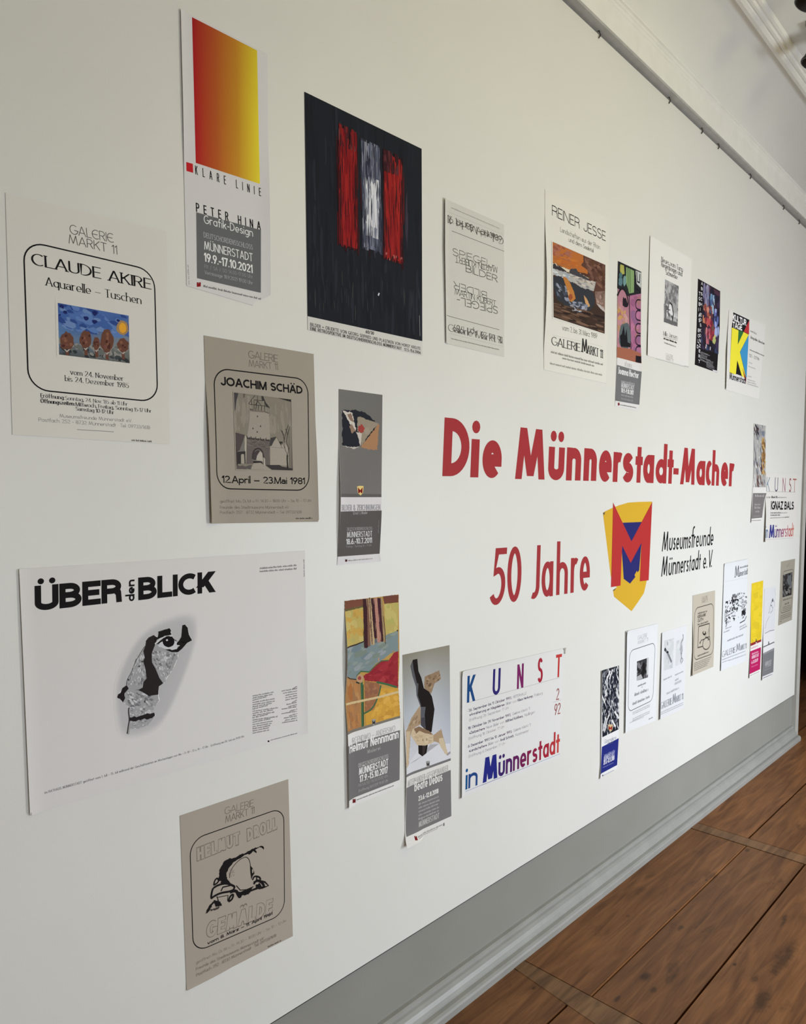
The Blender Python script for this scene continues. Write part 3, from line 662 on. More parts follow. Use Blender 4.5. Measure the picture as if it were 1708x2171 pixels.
p.part('fine_print'); p.text('60/30', (567, 1938), (632, 1952), 26, (60, 58, 54), .15, .1)
p.text('BILDER + OBJEKTE VON GEORG SEIFRIED UND PLASTIKEN VON HORST KREUTE', (135, 1882), (995, 2070), 27, (50, 48, 46), .15, .12)
p.text('EINE RETROSPEKTIVE IM DEUTSCHHERRENSCHLOSS MÜNNERSTADT · 12.5.-11.6.2006', (135, 1914), (996, 2102), 27, (50, 48, 46), .15, .12)
p.flush()

# -- beige poster, tower
p = Sheet('exhibition_poster', 'beige poster with rounded frame and drawing of a gate tower', (420, 700, 5.17),
          [(60, 58), (1262, 262), (1310, 2100), (125, 2120)], (147, 138, 122), .66, curl=[('L', .05, .009, .25, 1), ('R', .03, .004, .4, 1)])
ln = (98, 88, 78)
p.part('gallery_name'); p.text('GALERIE', (547, 306), (870, 356), 84, ln, .07, .05); p.text('MARKT 11', (552, 400), (870, 440), 76, ln, .07, .05)
beige_frame(p, [(168, 414), (1198, 541), (1212, 1757), (196, 1737)], .037, .0026)
p.part('title'); p.text('JOACHIM SCHÄD', (243, 604), (1140, 702), 96, BK, .205, .05, GH); p.text('12.April – 23.Mai 1981', (255, 1674), (1166, 1690), 80, BK, .16, .05, GH)
p.part('picture', M_PAINT, crop=(480, 820, 10.675)); q = [(155, 130), (1450, 290), (1490, 1895), (215, 1865)]
bg_, md, dk, lt = (122, 115, 100), (94, 87, 79), (44, 40, 38), (144, 136, 121)
p.poly(q, bg_); p.dabs(q, 90, [(134, 126, 110), (122, 116, 100), (130, 124, 108)], .02, .1, v=(.02, .5))
p.poly([(530, 560), (950, 600), (980, 1200), (450, 1150), (490, 900)], lt)
p.poly([(155, 130), (260, 145), (215, 330), (190, 520), (172, 560)], (66, 62, 62)); p.poly([(1130, 250), (1450, 290), (1450, 345)], dk); p.poly([(370, 160), (415, 165), (400, 240), (370, 260)], (92, 84, 74))
for l in ([(640, 190), (490, 385)], [(690, 200), (690, 300), (650, 540)], [(490, 385), (520, 400), (870, 440)], [(610, 300), (830, 320)], [(520, 530), (620, 540), (850, 560), (950, 605)], [(610, 310), (615, 520)],
          [(700, 330), (640, 420)], [(700, 330), (770, 420)], [(710, 430), (715, 540)], [(790, 430), (780, 545)], [(850, 330), (855, 560)], [(560, 320), (565, 400)]): p.line(l, .0012, dk)
p.poly([(780, 210), (820, 215), (880, 360), (980, 490), (880, 450), (850, 330), (790, 300)], (56, 52, 50)); p.poly([(515, 490), (600, 510), (600, 540), (520, 530)], (86, 86, 76)); p.poly([(520, 525), (860, 555), (860, 570), (520, 545)], (110, 92, 84))
for c in ((690, 672), (590, 945), (685, 1025), (760, 895)): p.blob(c, 11, 22, dk)
p.poly([(175, 1030), (410, 1090), (380, 1190), (290, 1440), (215, 1480), (190, 1200)], (76, 68, 66)); p.poly([(190, 1200), (240, 1500), (250, 1865), (215, 1865)], (60, 54, 52)); p.poly([(410, 1100), (450, 1150), (440, 1750), (400, 1450)], (160, 152, 134))
p.poly([(290, 1440), (385, 1200), (410, 1480), (300, 1500)], (108, 104, 96))
p.poly([(450, 1140), (980, 1200), (960, 1500), (975, 1780), (860, 1780), (830, 1560), (790, 1440), (690, 1390), (610, 1450), (580, 1600), (590, 1740), (440, 1750)], (96, 88, 82))
p.dabs([(450, 1150), (980, 1200), (970, 1400), (450, 1400)], 40, [(84, 78, 72), (106, 98, 90)], .06, .06)
for i, x in enumerate((450, 545, 645, 755, 880)): p.line([(x, 1110+i*12), (x+10, 1165+i*12), (x+75, 1180+i*12), (x+70, 1140+i*12)], .0018, dk)
p.poly([(240, 1470), (420, 1460), (420, 1740), (240, 1750)], (52, 48, 46)); p.poly([(320, 1540), (350, 1520), (390, 1530), (400, 1740), (320, 1740)], (150, 142, 126))
p.line([(580, 1640), (585, 1520), (625, 1430), (690, 1395), (760, 1415), (805, 1480), (830, 1600)], .0042, (60, 54, 52))
p.poly([(600, 1600), (610, 1490), (690, 1430), (750, 1450), (690, 1540), (660, 1660), (600, 1660)], (66, 60, 58)); p.poly([(660, 1660), (680, 1560), (750, 1455), (800, 1500), (820, 1690)], (162, 154, 138)); p.poly([(590, 1680), (780, 1685), (830, 1770), (770, 1740), (600, 1730)], (42, 38, 38))
p.poly([(540, 1865), (600, 1730), (760, 1720), (1010, 1885)], (146, 138, 122)); p.poly([(830, 1600), (860, 1630), (870, 1790), (830, 1770)], (160, 152, 136))
p.poly([(975, 1345), (1130, 1150), (1230, 1330), (1300, 1250), (1380, 1380), (1400, 1790), (975, 1770)], (150, 141, 125)); p.poly([(965, 1340), (985, 1160), (1120, 1130), (1060, 1230), (1010, 1340)], (62, 60, 58)); p.poly([(1175, 1240), (1260, 1245), (1215, 1320)], (48, 44, 42))
p.line([(1130, 1150), (1250, 1390)], .0009, dk); p.line([(1000, 1370), (1300, 1390)], .0006, ln)
p.poly([(870, 1770), (1190, 1770), (1250, 1810), (1488, 1850), (1490, 1895), (1020, 1880)], (56, 52, 50))
p.line([(1375, 1850), (1362, 1650), (1365, 1540)], .0042, dk)
for l in ([(1365, 1540), (1310, 1400), (1290, 1150), (1250, 1000)], [(1365, 1540), (1410, 1380), (1440, 1180), (1430, 1080)], [(1330, 1460), (1250, 1240)], [(1400, 1420), (1350, 1250), (1370, 1080), (1330, 950)],
          [(1300, 1200), (1330, 1050), (1390, 860)], [(1290, 1100), (1220, 980)], [(1370, 1100), (1420, 900)], [(1440, 1180), (1460, 1100)]): p.line(l, .0012, (66, 60, 56))
p.grad([(1400, 1000), (1462, 900), (1488, 1850), (1420, 1830)], [[bg_, (116, 108, 96)], [(120, 110, 98), (84, 76, 70)]])
p.poly([(215, 1790), (560, 1780), (540, 1865), (215, 1865)], (86, 80, 74), .002); p.line([(240, 1895), (440, 1905)], .0012, (140, 130, 116)); p.line([(165, 330), (172, 1020)], .0005, ln); p.line([(1452, 345), (1488, 1850)], .0005, ln); p.line([(260, 146), (1130, 250)], .0005, ln)
p.border(q, 18, (147, 138, 122)); p.part('fine_print'); f = (112, 102, 90)
p.text('geöffnet Mo, Di, Mi u. Fr. 14.30 – 18.00 Uhr – Sa. 10 – 12 Uhr', (230, 1892), (1240, 1882), 34, f, .1, .06, GH); p.text('Freunde des Stadtmuseums Münnerstadt eV', (230, 1958), (990, 1955), 34, f, .1, .06, GH)
p.text('Postfach 252   8732 Münnerstadt – Tel. 09733/1618', (230, 2014), (1130, 2008), 34, f, .1, .06, GH); p.greek((1065, 2070), (1248, 2068), 20, (60, 54, 50), 1); p.flush()

# -- narrow poster, collage on grey
def banner_lines(p, rows, col, font=None):
    for t, a, b, ht, wt in rows:
        if t: p.text(t, a, b, ht, col, wt, .06)
        else: p.greek(a, b, ht, col, 1)
p = Sheet('exhibition_poster', 'narrow grey poster with torn black and tan paper collage', (690, 810, 5.4286),
          [(150, 80), (650, 148), (642, 800), (638, 1325), (628, 1700), (615, 1975), (632, 2062), (128, 2106), (137, 1990), (148, 1400), (148, 700)], (204, 200, 198), .68, curl=[('L', .045, .013, .25, .98), ('R', .03, .006, .6, 1)], seed=5)
p.part('picture', M_PAINT); p.grad([(150, 80), (650, 148), (638, 1325), (150, 1325)], [[(110, 108, 102), (104, 102, 97)], [(112, 109, 104), (106, 103, 99)], [(106, 103, 99), (112, 109, 105)]])
p.poly([(185, 330), (240, 325), (340, 318), (430, 345), (560, 440), (570, 475), (560, 560), (400, 745), (300, 748), (188, 730)], (36, 38, 44), .0022)
p.poly([(365, 405), (400, 400), (470, 435), (605, 478), (520, 570), (405, 740), (395, 600), (358, 565)], (142, 130, 112), .0016); p.blob((405, 540), 38, 46, (150, 62, 56), .3); p.blob((470, 560), 30, 40, (150, 138, 120), .3)
p.poly([(612, 480), (600, 640), (590, 782), (480, 775), (398, 748), (520, 590)], (158, 118, 84), .0016); p.poly([(195, 330), (300, 350), (345, 540), (340, 565), (270, 470)], (192, 184, 172), .0016)
p.poly([(270, 505), (300, 480), (340, 560), (300, 595)], (140, 116, 96), .0012); p.poly([(240, 370), (290, 360), (320, 460), (285, 450)], (132, 108, 92), .0012); p.poly([(340, 572), (412, 590), (405, 690), (395, 742), (375, 650)], (186, 176, 164), .0014)
p.poly([(185, 735), (300, 748), (395, 745), (330, 772)], (176, 168, 158), .0012); p.poly([(150, 1285), (638, 1290), (638, 1325), (150, 1325)], (92, 89, 86))
p.part('crest'); p.logo((395, 1250), 38, 56)
p.part('heading'); p.text('BILDER & ZEICHNUNGEN', (165, 1482), (624, 1475), 70, (128, 124, 126), .15, .03); p.text('BILDER & ZEICHNUNGEN', (167, 1479), (622, 1473), 64, (186, 183, 184), .07, .11)
p.part('grey_panel'); p.poly([(148, 1490), (636, 1478), (615, 1975), (135, 2010)], (86, 81, 78))
p.part('lettering'); wt_ = (206, 204, 202)
banner_lines(p, [('Ernst J. Mader', (315, 1526), (480, 1519), 36, .13), ('DEUTSCHORDENSSCHLOSS', (243, 1712), (533, 1700), 38, .1)], (150, 147, 145))
banner_lines(p, [('MÜNNERSTADT', (240, 1790), (532, 1776), 66, .1), ('18.6.-10.7.2011', (234, 1871), (530, 1850), 66, .15)], wt_); p.text('Freitag – Sonntag 14 – 17 Uhr', (235, 1906), (527, 1888), 24, (140, 137, 135), .1, .06); p.greek((606, 1740), (610, 1590), 14, (130, 127, 125), .8)
p.part('fine_print'); p.logo((233, 2054), 12, 14, None, (60, 20, 22)); p.greek((255, 2062), (538, 2036), 16, (110, 108, 106), .8); p.flush()

# -- large landscape poster
p = Sheet('exhibition_poster', 'large landscape white poster with torn strip of a face and an eye', (20, 1150, 2.6277),
          [(50, 148), (1645, 45), (1657, 1060), (110, 1520)], (199, 196, 190), .72, curl=[('L', .03, .004, .0, 1), ('R', .03, .004, .5, 1)], seed=9)
p.part('title'); p.text('ÜBER', (140, 383), (625, 330), 140, BK, .24, .03, GH, upv=(-2, -141)); p.text('den', (695, 325), (695, 206), 48, BK, .2, .05, upv=(-48, 5)); p.text('BLICK', (716, 322), (1142, 276), 126, BK, .24, .03, GH, upv=(-1, -126))
p.part('halo', crop=(230, 1280, 7.236))
halo = [(120, 1960), (60, 1500), (90, 1150), (300, 700), (520, 400), (800, 230), (1150, 110), (1330, 130), (1390, 260), (1370, 560), (1270, 880), (1130, 1250), (960, 1650), (760, 1960), (420, 2090), (200, 2090)]
def smooth(P):
    Q = []
    for a, b in zip(P, P[1:]+P[:1]): Q += [(a[0]*.75+b[0]*.25, a[1]*.75+b[1]*.25), (a[0]*.25+b[0]*.75, a[1]*.25+b[1]*.75)]
    return Q
H1 = smooth(smooth(halo)); cx_, cy_ = 700, 1080
prev = H1; pc = (199, 196, 190)
for f, c in ((.95, (192, 189, 184)), (.9, (180, 178, 174)), (.84, (172, 170, 168)), (.4, (168, 166, 164))):
    nx_ = [(cx_+(a-cx_)*f, cy_+(b-cy_)*f) for a, b in H1]; p.up()
    for i in range(len(H1)):
        j = (i+1) % len(H1); p.add([p.w(prev[i]), p.w(prev[j]), p.w(nx_[j]), p.w(nx_[i])], [p.c(pc), p.c(pc), p.c(c), p.c(c)])
    prev, pc = nx_, c
p.poly(prev, pc)
p.part('picture', M_PAINT, crop=(230, 1280, 7.236))
skin = [(690, 480), (750, 510), (760, 420), (850, 395), (930, 375), (960, 470), (990, 540), (1060, 580), (1110, 500), (1125, 340), (1160, 320), (1205, 360), (1225, 470), (1275, 560), (1200, 600), (1120, 680), (1050, 740), (1060, 810), (1000, 960), (910, 1100), (840, 1220), (760, 1270), (755, 1400), (775, 1480), (690, 1600), (680, 1670), (710, 1710), (660, 1780), (600, 1860), (440, 1915), (330, 1910), (310, 2000), (275, 2000), (300, 1860), (315, 1770), (295, 1640), (310, 1590), (240, 1510), (215, 1515), (130, 1425), (190, 1330), (270, 1250), (275, 1150), (340, 1060), (390, 910), (480, 760), (560, 640), (570, 560), (630, 560)]
p.poly([(a+(6 if a > cx_ else -6), b) for a, b in skin], (216, 215, 211)); p.poly(skin, (148, 147, 146), .0012)
qf = [(330, 600), (1050, 600), (800, 1300), (280, 1260)]
for qd, n in (([(640, 720), (1040, 740), (860, 1180), (700, 1000)], 90), ([(430, 780), (580, 760), (580, 1250), (290, 1240)], 80), ([(260, 1340), (750, 1400), (660, 1700), (330, 1720)], 90), ([(330, 1790), (660, 1770), (580, 1860), (340, 1900)], 40)):
    p.dabs(qd, n, [(178, 177, 176), (128, 127, 127), (160, 159, 158), (110, 109, 110), (188, 187, 185)], .06, .05, .7, rough=.5)
D_ = (26, 22, 22)
p.poly([(570, 570), (690, 485), (740, 520), (700, 640), (660, 760), (660, 900), (720, 1000), (780, 1130), (835, 1220), (760, 1275), (755, 1400), (560, 1385), (380, 1330), (520, 1280), (575, 1150), (560, 980), (545, 820), (560, 640)], (38, 33, 33), .004)
p.poly([(750, 510), (755, 420), (850, 395), (930, 375), (965, 470), (850, 490), (760, 540), (700, 580), (690, 530)], D_, .002); p.poly([(700, 610), (780, 530), (860, 495), (970, 480), (970, 505), (860, 520), (790, 555), (720, 630)], (190, 189, 186))
p.poly([(720, 625), (840, 520), (970, 500), (1010, 560), (1060, 590), (1110, 510), (1125, 330), (1165, 318), (1208, 365), (1225, 470), (1275, 560), (1200, 600), (1120, 690), (1060, 740), (960, 740), (860, 700), (1040, 690), (1100, 620), (1030, 560), (960, 520), (840, 560)], D_)
p.poly([(740, 640), (840, 560), (1030, 570), (1100, 615), (1040, 690), (960, 712), (860, 690)], (186, 186, 186), .002); p.blob((915, 580), 92, 86, (20, 17, 18), .03); p.blob((890, 556), 15, 15, (200, 198, 196)); p.poly([(720, 620), (800, 555), (960, 500), (1020, 560), (960, 530), (850, 550), (760, 615)], D_); p.poly([(1040, 600), (1100, 540), (1120, 640), (1040, 630)], D_)
p.poly([(130, 1425), (190, 1330), (270, 1250), (300, 1300), (240, 1370), (240, 1470), (215, 1515)], (32, 26, 28), .002); p.poly([(310, 1735), (420, 1740), (560, 1690), (690, 1665), (708, 1710), (660, 1750), (480, 1780), (310, 1800)], (34, 30, 30), .002)
p.line([(310, 1590), (297, 1640), (318, 1770), (298, 1870), (282, 1990)], .0022, (50, 46, 46)); p.line([(560, 640), (480, 760), (392, 910), (345, 1060), (278, 1150), (270, 1250)], .0012, (70, 66, 66))
for c in ((510, 885), (465, 960), (300, 1165), (550, 1500)): p.blob(c, 12, 14, (60, 58, 58))
p.part('fine_print'); f = (104, 102, 100)
p.greek((1392, 149), (1598, 131), 12, f, 1); p.greek((1392, 166), (1598, 150), 12, f, 1)
for i in range(18):
    y = 858+i*12.2; p.greek((1352, y), (1352+p.rnd.uniform(80, 150 if i > 2 else 145), y-22+i*.2), 9, (112, 110, 108), 1)
    if i < 16: p.greek((1600-p.rnd.uniform(20, 90), y-40+i*.4), (1600, y-54+i*.4), 9, (112, 110, 108), 1)
p.text('im RATHAUS MÜNNERSTADT geöffnet vom 1. Juli – 15. Juli während der Geschäftszeiten an Wochentagen von Mo – Fr 10 – 12 u. 14 – 17 Uhr   Eröffnung am 30. Juni um 19.00 Uhr', (195, 1400), (1306, 1084), 14, f, .12, .08)
p.blob((1441, 1107), 5, 5, BK); p.greek((1452, 1104), (1602, 1064), 7, f, 1); p.greek((1642, 190), (1640, 95), 8, f, 1); p.flush()

# -- beige poster, rock arch
p = Sheet('exhibition_poster', 'beige poster with black ink drawing of a rock arch, lowest on the wall', (370, 1640, 4.619),
          [(50, 412), (1110, 55), (1155, 1590), (115, 2120)], (147, 139, 128), .72, curl=[('B', .03, .004, 0, .4)], seed=11)
ln = (104, 95, 88)
p.part('gallery_name'); p.text('GALERIE', (485, 403), (770, 318), 70, ln, .07, .05); p.text('MARKT 11', (493, 484), (778, 388), 70, ln, .07, .05)
beige_frame(p, [(146, 652), (1066, 327), (1073, 1369), (180, 1757)], .036, .0022)
p.part('title', label='outlined hand drawn capitals')
pap = (147, 139, 128)
for t, a, b, ht in (('HELMUT', (215, 862), (640, 692), 140), ('DROLL', (705, 668), (1002, 546), 132), ('GEMÄLDE', (302, 1622), (955, 1372), 165)):
    p.text(t, a, b, ht, ln, .26, .04, own=False); p.text(t, (a[0]+5, a[1]-8), (b[0]-5, b[1]-8), ht-14, pap, .215, .10, own=False)
p.part('dates'); p.text('vom 8. März – 11. April 1981', (318, 1674), (952, 1380), 32, BK, .18, .08)
p.part('picture')
p.poly([(430, 1010), (440, 930), (480, 860), (530, 830), (590, 822), (640, 790), (700, 770), (760, 735), (850, 705), (872, 720), (868, 745), (840, 720), (790, 740), (802, 775), (770, 757), (740, 785), (690, 795), (640, 830), (600, 850), (570, 870), (540, 910), (505, 970), (512, 1040), (470, 1062), (430, 1052)], BK, .0012)
for l, w_ in (([(535, 1020), (535, 980), (560, 920), (620, 850), (680, 815), (715, 820), (738, 870), (742, 960)], .0016), ([(600, 1095), (640, 1140), (700, 1135), (770, 1105)], .0022), ([(380, 1092), (390, 1040), (420, 1018), (430, 1060), (380, 1092)], .004), ([(375, 1120), (420, 1090), (500, 1070), (560, 1090), (590, 1110), (560, 1150), (450, 1165), (380, 1200), (352, 1225), (362, 1150), (375, 1120)], .005),
            ([(450, 1150), (470, 1110), (560, 1090)], .003), ([(540, 1160), (600, 1140), (620, 1190), (640, 1210), (650, 1160), (740, 1150)], .007), ([(520, 1250), (545, 1190), (575, 1180), (560, 1230), (525, 1252)], .005), ([(410, 1200), (430, 1255)], .002), ([(415, 1210), (520, 1190), (515, 1240)], .0016),
            ([(640, 1165), (700, 1160), (780, 1130), (840, 1110)], .005), ([(770, 1080), (800, 1040), (850, 1060), (880, 1110), (820, 1120)], .006), ([(840, 1050), (880, 1060), (915, 1095), (870, 1112)], .004), ([(760, 1040), (775, 1000), (830, 1010), (840, 1045), (770, 1060)], .004), ([(800, 1000), (800, 1040)], .003)): p.line(l, w_, BK)
p.poly([(735, 895), (765, 930), (778, 975), (760, 1000), (748, 1035), (738, 960)], BK); p.blob((760, 952), 7, 22, pap)
p.poly([(440, 1060), (510, 1030), (545, 1075), (480, 1085)], BK, .001); p.poly([(295, 1372), (330, 1300), (385, 1235), (445, 1255), (462, 1292), (400, 1300), (380, 1262), (345, 1325), (320, 1362)], BK, .001); p.poly([(340, 1330), (440, 1300), (420, 1325), (350, 1345)], (60, 54, 50), .001)
p.poly([(660, 1150), (760, 1110), (720, 1180), (640, 1195), (620, 1215), (600, 1160)], BK, .0012); p.poly([(790, 1090), (830, 1070), (850, 1110), (790, 1130)], BK, .0012)
p.dabs([(520, 930), (580, 900), (580, 1000), (530, 1020)], 26, [(120, 110, 100)], .03, .06)
p.part('fine_print'); f = (118, 109, 100)
p.text('geöffnet Mo, Di, Mi u. Fr. 14.30 – 18.00 Uhr – Sa. 10 – 12 Uhr', (205, 1866), (1092, 1448), 30, f, .1, .06); p.text('Freunde des Stadtmuseums Münnerstadt eV', (205, 1926), (868, 1622), 30, f, .1, .06)
p.text('Postfach 252 · 8732 Münnerstadt · Tel. 09733/1618', (210, 1986), (992, 1592), 30, f, .1, .06); p.greek((910, 1702), (1040, 1638), 18, (60, 54, 50), 1); p.flush()

# -- narrow poster, painted landscape
p = Sheet('exhibition_poster', 'narrow poster with yellow, blue and red painting, left of the sculpture poster', (710, 1250, 4.62),
          [(92, 112), (620, 48), (628, 700), (610, 985), (632, 1250), (634, 1930), (116, 2142), (112, 1750), (104, 1400), (92, 1100), (96, 700)], (212, 211, 208), .78,
          curl=[('L', .04, .012, .02, .5), ('L', .04, .010, .45, 1), ('R', .02, .004, .4, .7)], seed=13)
q = [(92, 112), (620, 48), (630, 1255), (105, 1415)]
p.part('picture', M_PAINT); p.poly([(92, 112), (620, 48), (628, 700), (612, 985), (630, 1255), (105, 1415), (92, 1100), (98, 700)], (176, 140, 74))
p.poly([(92, 112), (275, 90), (270, 160), (180, 175), (92, 200)], (116, 74, 58), .001); p.poly([(92, 195), (270, 155), (272, 175), (92, 218)], (96, 88, 56), .001); p.poly([(465, 66), (619, 49), (614, 125), (560, 135), (478, 140)], (108, 66, 54), .001)
p.poly([(92, 216), (275, 172), (300, 500), (96, 562)], (178, 160, 92), .001); p.poly([(475, 140), (616, 126), (611, 402), (490, 446)], (176, 160, 94), .001)
p.dabs([(92, 216), (275, 172), (300, 500), (96, 562)], 22, [(188, 152, 78), (170, 160, 96), (186, 170, 104), (178, 146, 74)], .2, .12, .5); p.dabs([(475, 140), (616, 126), (611, 402), (490, 446)], 16, [(168, 162, 92), (184, 170, 104)], .2, .12, .5)
p.poly([(96, 565), (290, 505), (400, 480), (490, 446), (612, 400), (616, 605), (560, 610), (440, 705), (400, 720), (330, 805), (240, 800), (205, 880), (98, 852)], (118, 132, 134), .0012)
p.dabs([(96, 565), (612, 410), (450, 690), (110, 840)], 34, [(108, 124, 130), (132, 142, 136), (116, 128, 118), (140, 146, 150)], .09, .09, .4)
p.line([(96, 566), (200, 540), (292, 502)], .0035, (52, 42, 40)); p.line([(600, 404), (614, 398)], .004, (60, 50, 44))
for i, (x0, x1, x2, x3, c, yb) in enumerate(((268, 312, 284, 322, (62, 36, 40), 575), (308, 326, 318, 342, (118, 86, 70), 560), (322, 350, 348, 384, (178, 156, 118), 545), (346, 384, 380, 412, (58, 34, 40), 480), (378, 412, 410, 448, (172, 124, 110), 520),
    (408, 442, 440, 474, (66, 36, 44), 512), (440, 458, 470, 492, (150, 128, 92), 520), (330, 338, 356, 364, (96, 66, 58), 540))):
    p.poly([(x0, 92-i*2), (x1, 90-i*2), (x3, yb-12), ((x2+x3)/2, yb), (x2, yb-8)], c, .0008)
p.dabs([(275, 95), (455, 72), (490, 500), (300, 545)], 26, [(74, 42, 46), (160, 128, 104), (50, 30, 36), (186, 150, 120)], .012, .12)
p.line([(284, 575), (275, 420), (290, 330)], .002, (70, 60, 46)); p.line([(490, 530), (488, 430), (470, 260)], .002, (60, 40, 40))
p.poly([(270, 842), (330, 812), (400, 742), (440, 702), (520, 692), (572, 622), (616, 602), (612, 962), (520, 935), (400, 902), (290, 890)], (142, 42, 50), .0012)
p.dabs([(300, 830), (605, 640), (608, 930), (300, 880)], 26, [(150, 48, 54), (132, 36, 46), (158, 56, 60)], .1, .12, .3)
p.poly([(98, 856), (205, 885), (245, 920), (248, 1345), (108, 1388), (96, 1100)], (162, 118, 76), .0012); p.dabs([(100, 870), (235, 930), (240, 1330), (110, 1370)], 26, [(172, 122, 74), (150, 110, 76), (176, 132, 84), (160, 104, 60)], .16, .1, .5)
p.poly([(285, 890), (430, 918), (442, 985), (412, 1060), (402, 1120), (362, 1188), (288, 1195)], (146, 100, 70), .0012); p.dabs([(290, 900), (420, 930), (390, 1140), (295, 1180)], 14, [(136, 92, 70), (156, 110, 80)], .16, .1)
p.poly([(445, 965), (610, 962), (614, 1000), (628, 1240), (300, 1335), (290, 1205), (380, 1175), (415, 1065)], (194, 148, 62), .0012); p.dabs([(450, 990), (612, 985), (625, 1230), (320, 1310)], 26, [(202, 156, 66), (184, 138, 58), (206, 162, 76)], .12, .1, .4)
for l, w_ in (([(256, 905), (262, 1060), (266, 1345)], .0085), ([(404, 905), (500, 925), (600, 955)], .0055), ([(446, 935), (432, 1000), (408, 1080), (350, 1178), (280, 1212)], .0045), ([(210, 890), (212, 840), (250, 800), (330, 806)], .0035), ([(330, 806), (400, 735), (450, 698), (520, 692)], .0028)): p.line(l, w_, (62, 98, 68))
p.line([(272, 930), (276, 1330)], .0025, (40, 66, 48)); p.blob((240, 868), 34, 42, (176, 142, 112), .15); p.blob((236, 866), 17, 22, (146, 70, 60), .2); p.line([(202, 905), (236, 918)], .004, (50, 56, 48)); p.line([(104, 852), (140, 872), (205, 880)], .0025, (48, 46, 40))
p.line([(426, 705), (420, 665)], .004, (176, 140, 110)); p.line([(570, 622), (564, 592)], .004, (150, 130, 90))
p.poly([(96, 1112), (430, 1040), (614, 990), (614, 1012), (430, 1062), (97, 1134)], (198, 176, 132), .0006); p.poly([(105, 1388), (628, 1234), (630, 1256), (105, 1416)], (118, 113, 104))
p.part('crest'); p.logo((375, 1300), 20, 34, (150, 148, 140), (40, 36, 38))
p.part('heading'); p.text('IRGENDWO – ANDERSWO', (158, 1512), (585, 1382), 58, (150, 148, 148), .08, .06)
p.part('grey_panel'); p.poly([(104, 1530), (632, 1375), (628, 1862), (115, 2062)], (108, 106, 106))
wt_ = (222, 221, 219)
p.part('lettering'); p.text('Helmut Nennmann', (125, 1602), (617, 1452), 98, wt_, .135, .05); p.text('Malerei', (313, 1606), (440, 1565), 36, (160, 158, 156), .14, .16)
p.text('DEUTSCHORDENSSCHLOSS', (225, 1742), (518, 1646), 40, (168, 166, 164), .12, .03); p.text('MÜNNERSTADT', (229, 1816), (516, 1718), 68, wt_, .13, .05); p.text('17.9.-15.10.2017', (235, 1887), (511, 1792), 66, wt_, .16, .03)
p.text('FR/SA/SO 14.00-17.00 Uhr', (225, 1934), (515, 1832), 28, (150, 148, 146), .1, .1); p.text('Eröffnung 16.9.2017 19.00 Uhr', (228, 1984), (517, 1878), 28, (158, 156, 154), .1, .06)
p.part('fine_print'); p.logo((181, 2068), 17, 20, None, (100, 24, 28)); p.greek((208, 2064), (572, 1922), 12, (70, 68, 68), 1); p.flush()

# -- narrow poster, sculpture
p = Sheet('exhibition_poster', 'narrow poster with a black twisted sculpture among tan wood', (840, 1350, 4.823),
          [(62, 185), (540, 85), (548, 700), (552, 1240), (560, 1902), (70, 2146), (84, 2020), (88, 1430), (70, 800)], (214, 214, 212), .84, curl=[('L', .05, .008, .3, .9), ('B', .05, .016, 0, .4)], seed=15)
q = [(62, 185), (540, 85), (552, 1240), (88, 1430)]
p.part('picture', M_PAINT); p.grad(q, [[(132, 128, 116), (140, 137, 126), (134, 130, 118)], [(150, 152, 152), (166, 170, 172), (150, 152, 150)], [(172, 180, 190), (186, 192, 200), (160, 166, 176)], [(186, 190, 198), (194, 198, 208), (176, 182, 194)], [(204, 206, 212), (206, 208, 216), (186, 190, 200)]])
p.poly([(110, 1310), (220, 1160), (330, 1100), (545, 1090), (552, 1240), (88, 1425)], (206, 208, 216)); p.poly([(120, 1305), (260, 1215), (340, 1100), (430, 1095), (300, 1190), (190, 1270)], (164, 164, 172))
p.poly([(500, 1200), (548, 1170), (550, 1190), (520, 1215)], (150, 146, 150))
tan, td, tl = (164, 142, 116), (128, 104, 82), (196, 182, 156)
p.poly([(278, 520), (285, 410), (330, 388), (435, 342), (452, 430), (385, 480), (352, 585), (300, 545)], (142, 120, 98), .001); p.dabs([(285, 400), (440, 360), (440, 440), (320, 560)], 16, [td, (158, 136, 112), (106, 86, 68)], .1, .1, .5)
p.poly([(100, 950), (150, 830), (240, 700), (250, 890), (165, 940), (140, 1000), (115, 1310), (86, 1338), (90, 960)], tan, .001); p.poly([(92, 965), (138, 965), (112, 1310), (86, 1338)], (190, 172, 146), .001); p.dabs([(110, 930), (235, 730), (240, 880), (150, 950)], 14, [(140, 120, 96), (178, 156, 130)], .12, .1, .6)
p.poly([(370, 1010), (455, 942), (475, 1020), (520, 1190), (512, 1208), (488, 1190), (430, 1082), (375, 1068)], tan, .001); p.poly([(430, 1040), (475, 1030), (520, 1190), (505, 1208), (440, 1110)], tl, .001)
B1, B2 = (30, 25, 25), (84, 86, 92)
p.poly([(140, 300), (165, 235), (210, 225), (222, 350), (252, 420), (277, 525), (330, 560), (360, 610), (386, 740), (357, 970), (330, 992), (285, 942), (245, 902), (245, 720), (202, 600), (197, 510), (160, 400)], B1)
p.poly([(142, 300), (163, 250), (172, 330), (205, 470), (222, 480), (215, 600), (250, 700), (242, 712), (202, 600), (197, 510), (160, 400)], B2); p.poly([(247, 716), (295, 716), (285, 800), (295, 940), (248, 895)], (88, 90, 98)); p.poly([(250, 830), (290, 822), (290, 930), (250, 890)], (66, 66, 74))
p.poly([(220, 1105), (320, 1095), (303, 1190), (262, 1222), (222, 1192)], B1); p.poly([(262, 1110), (300, 1105), (280, 1200), (262, 1215)], (52, 46, 46))
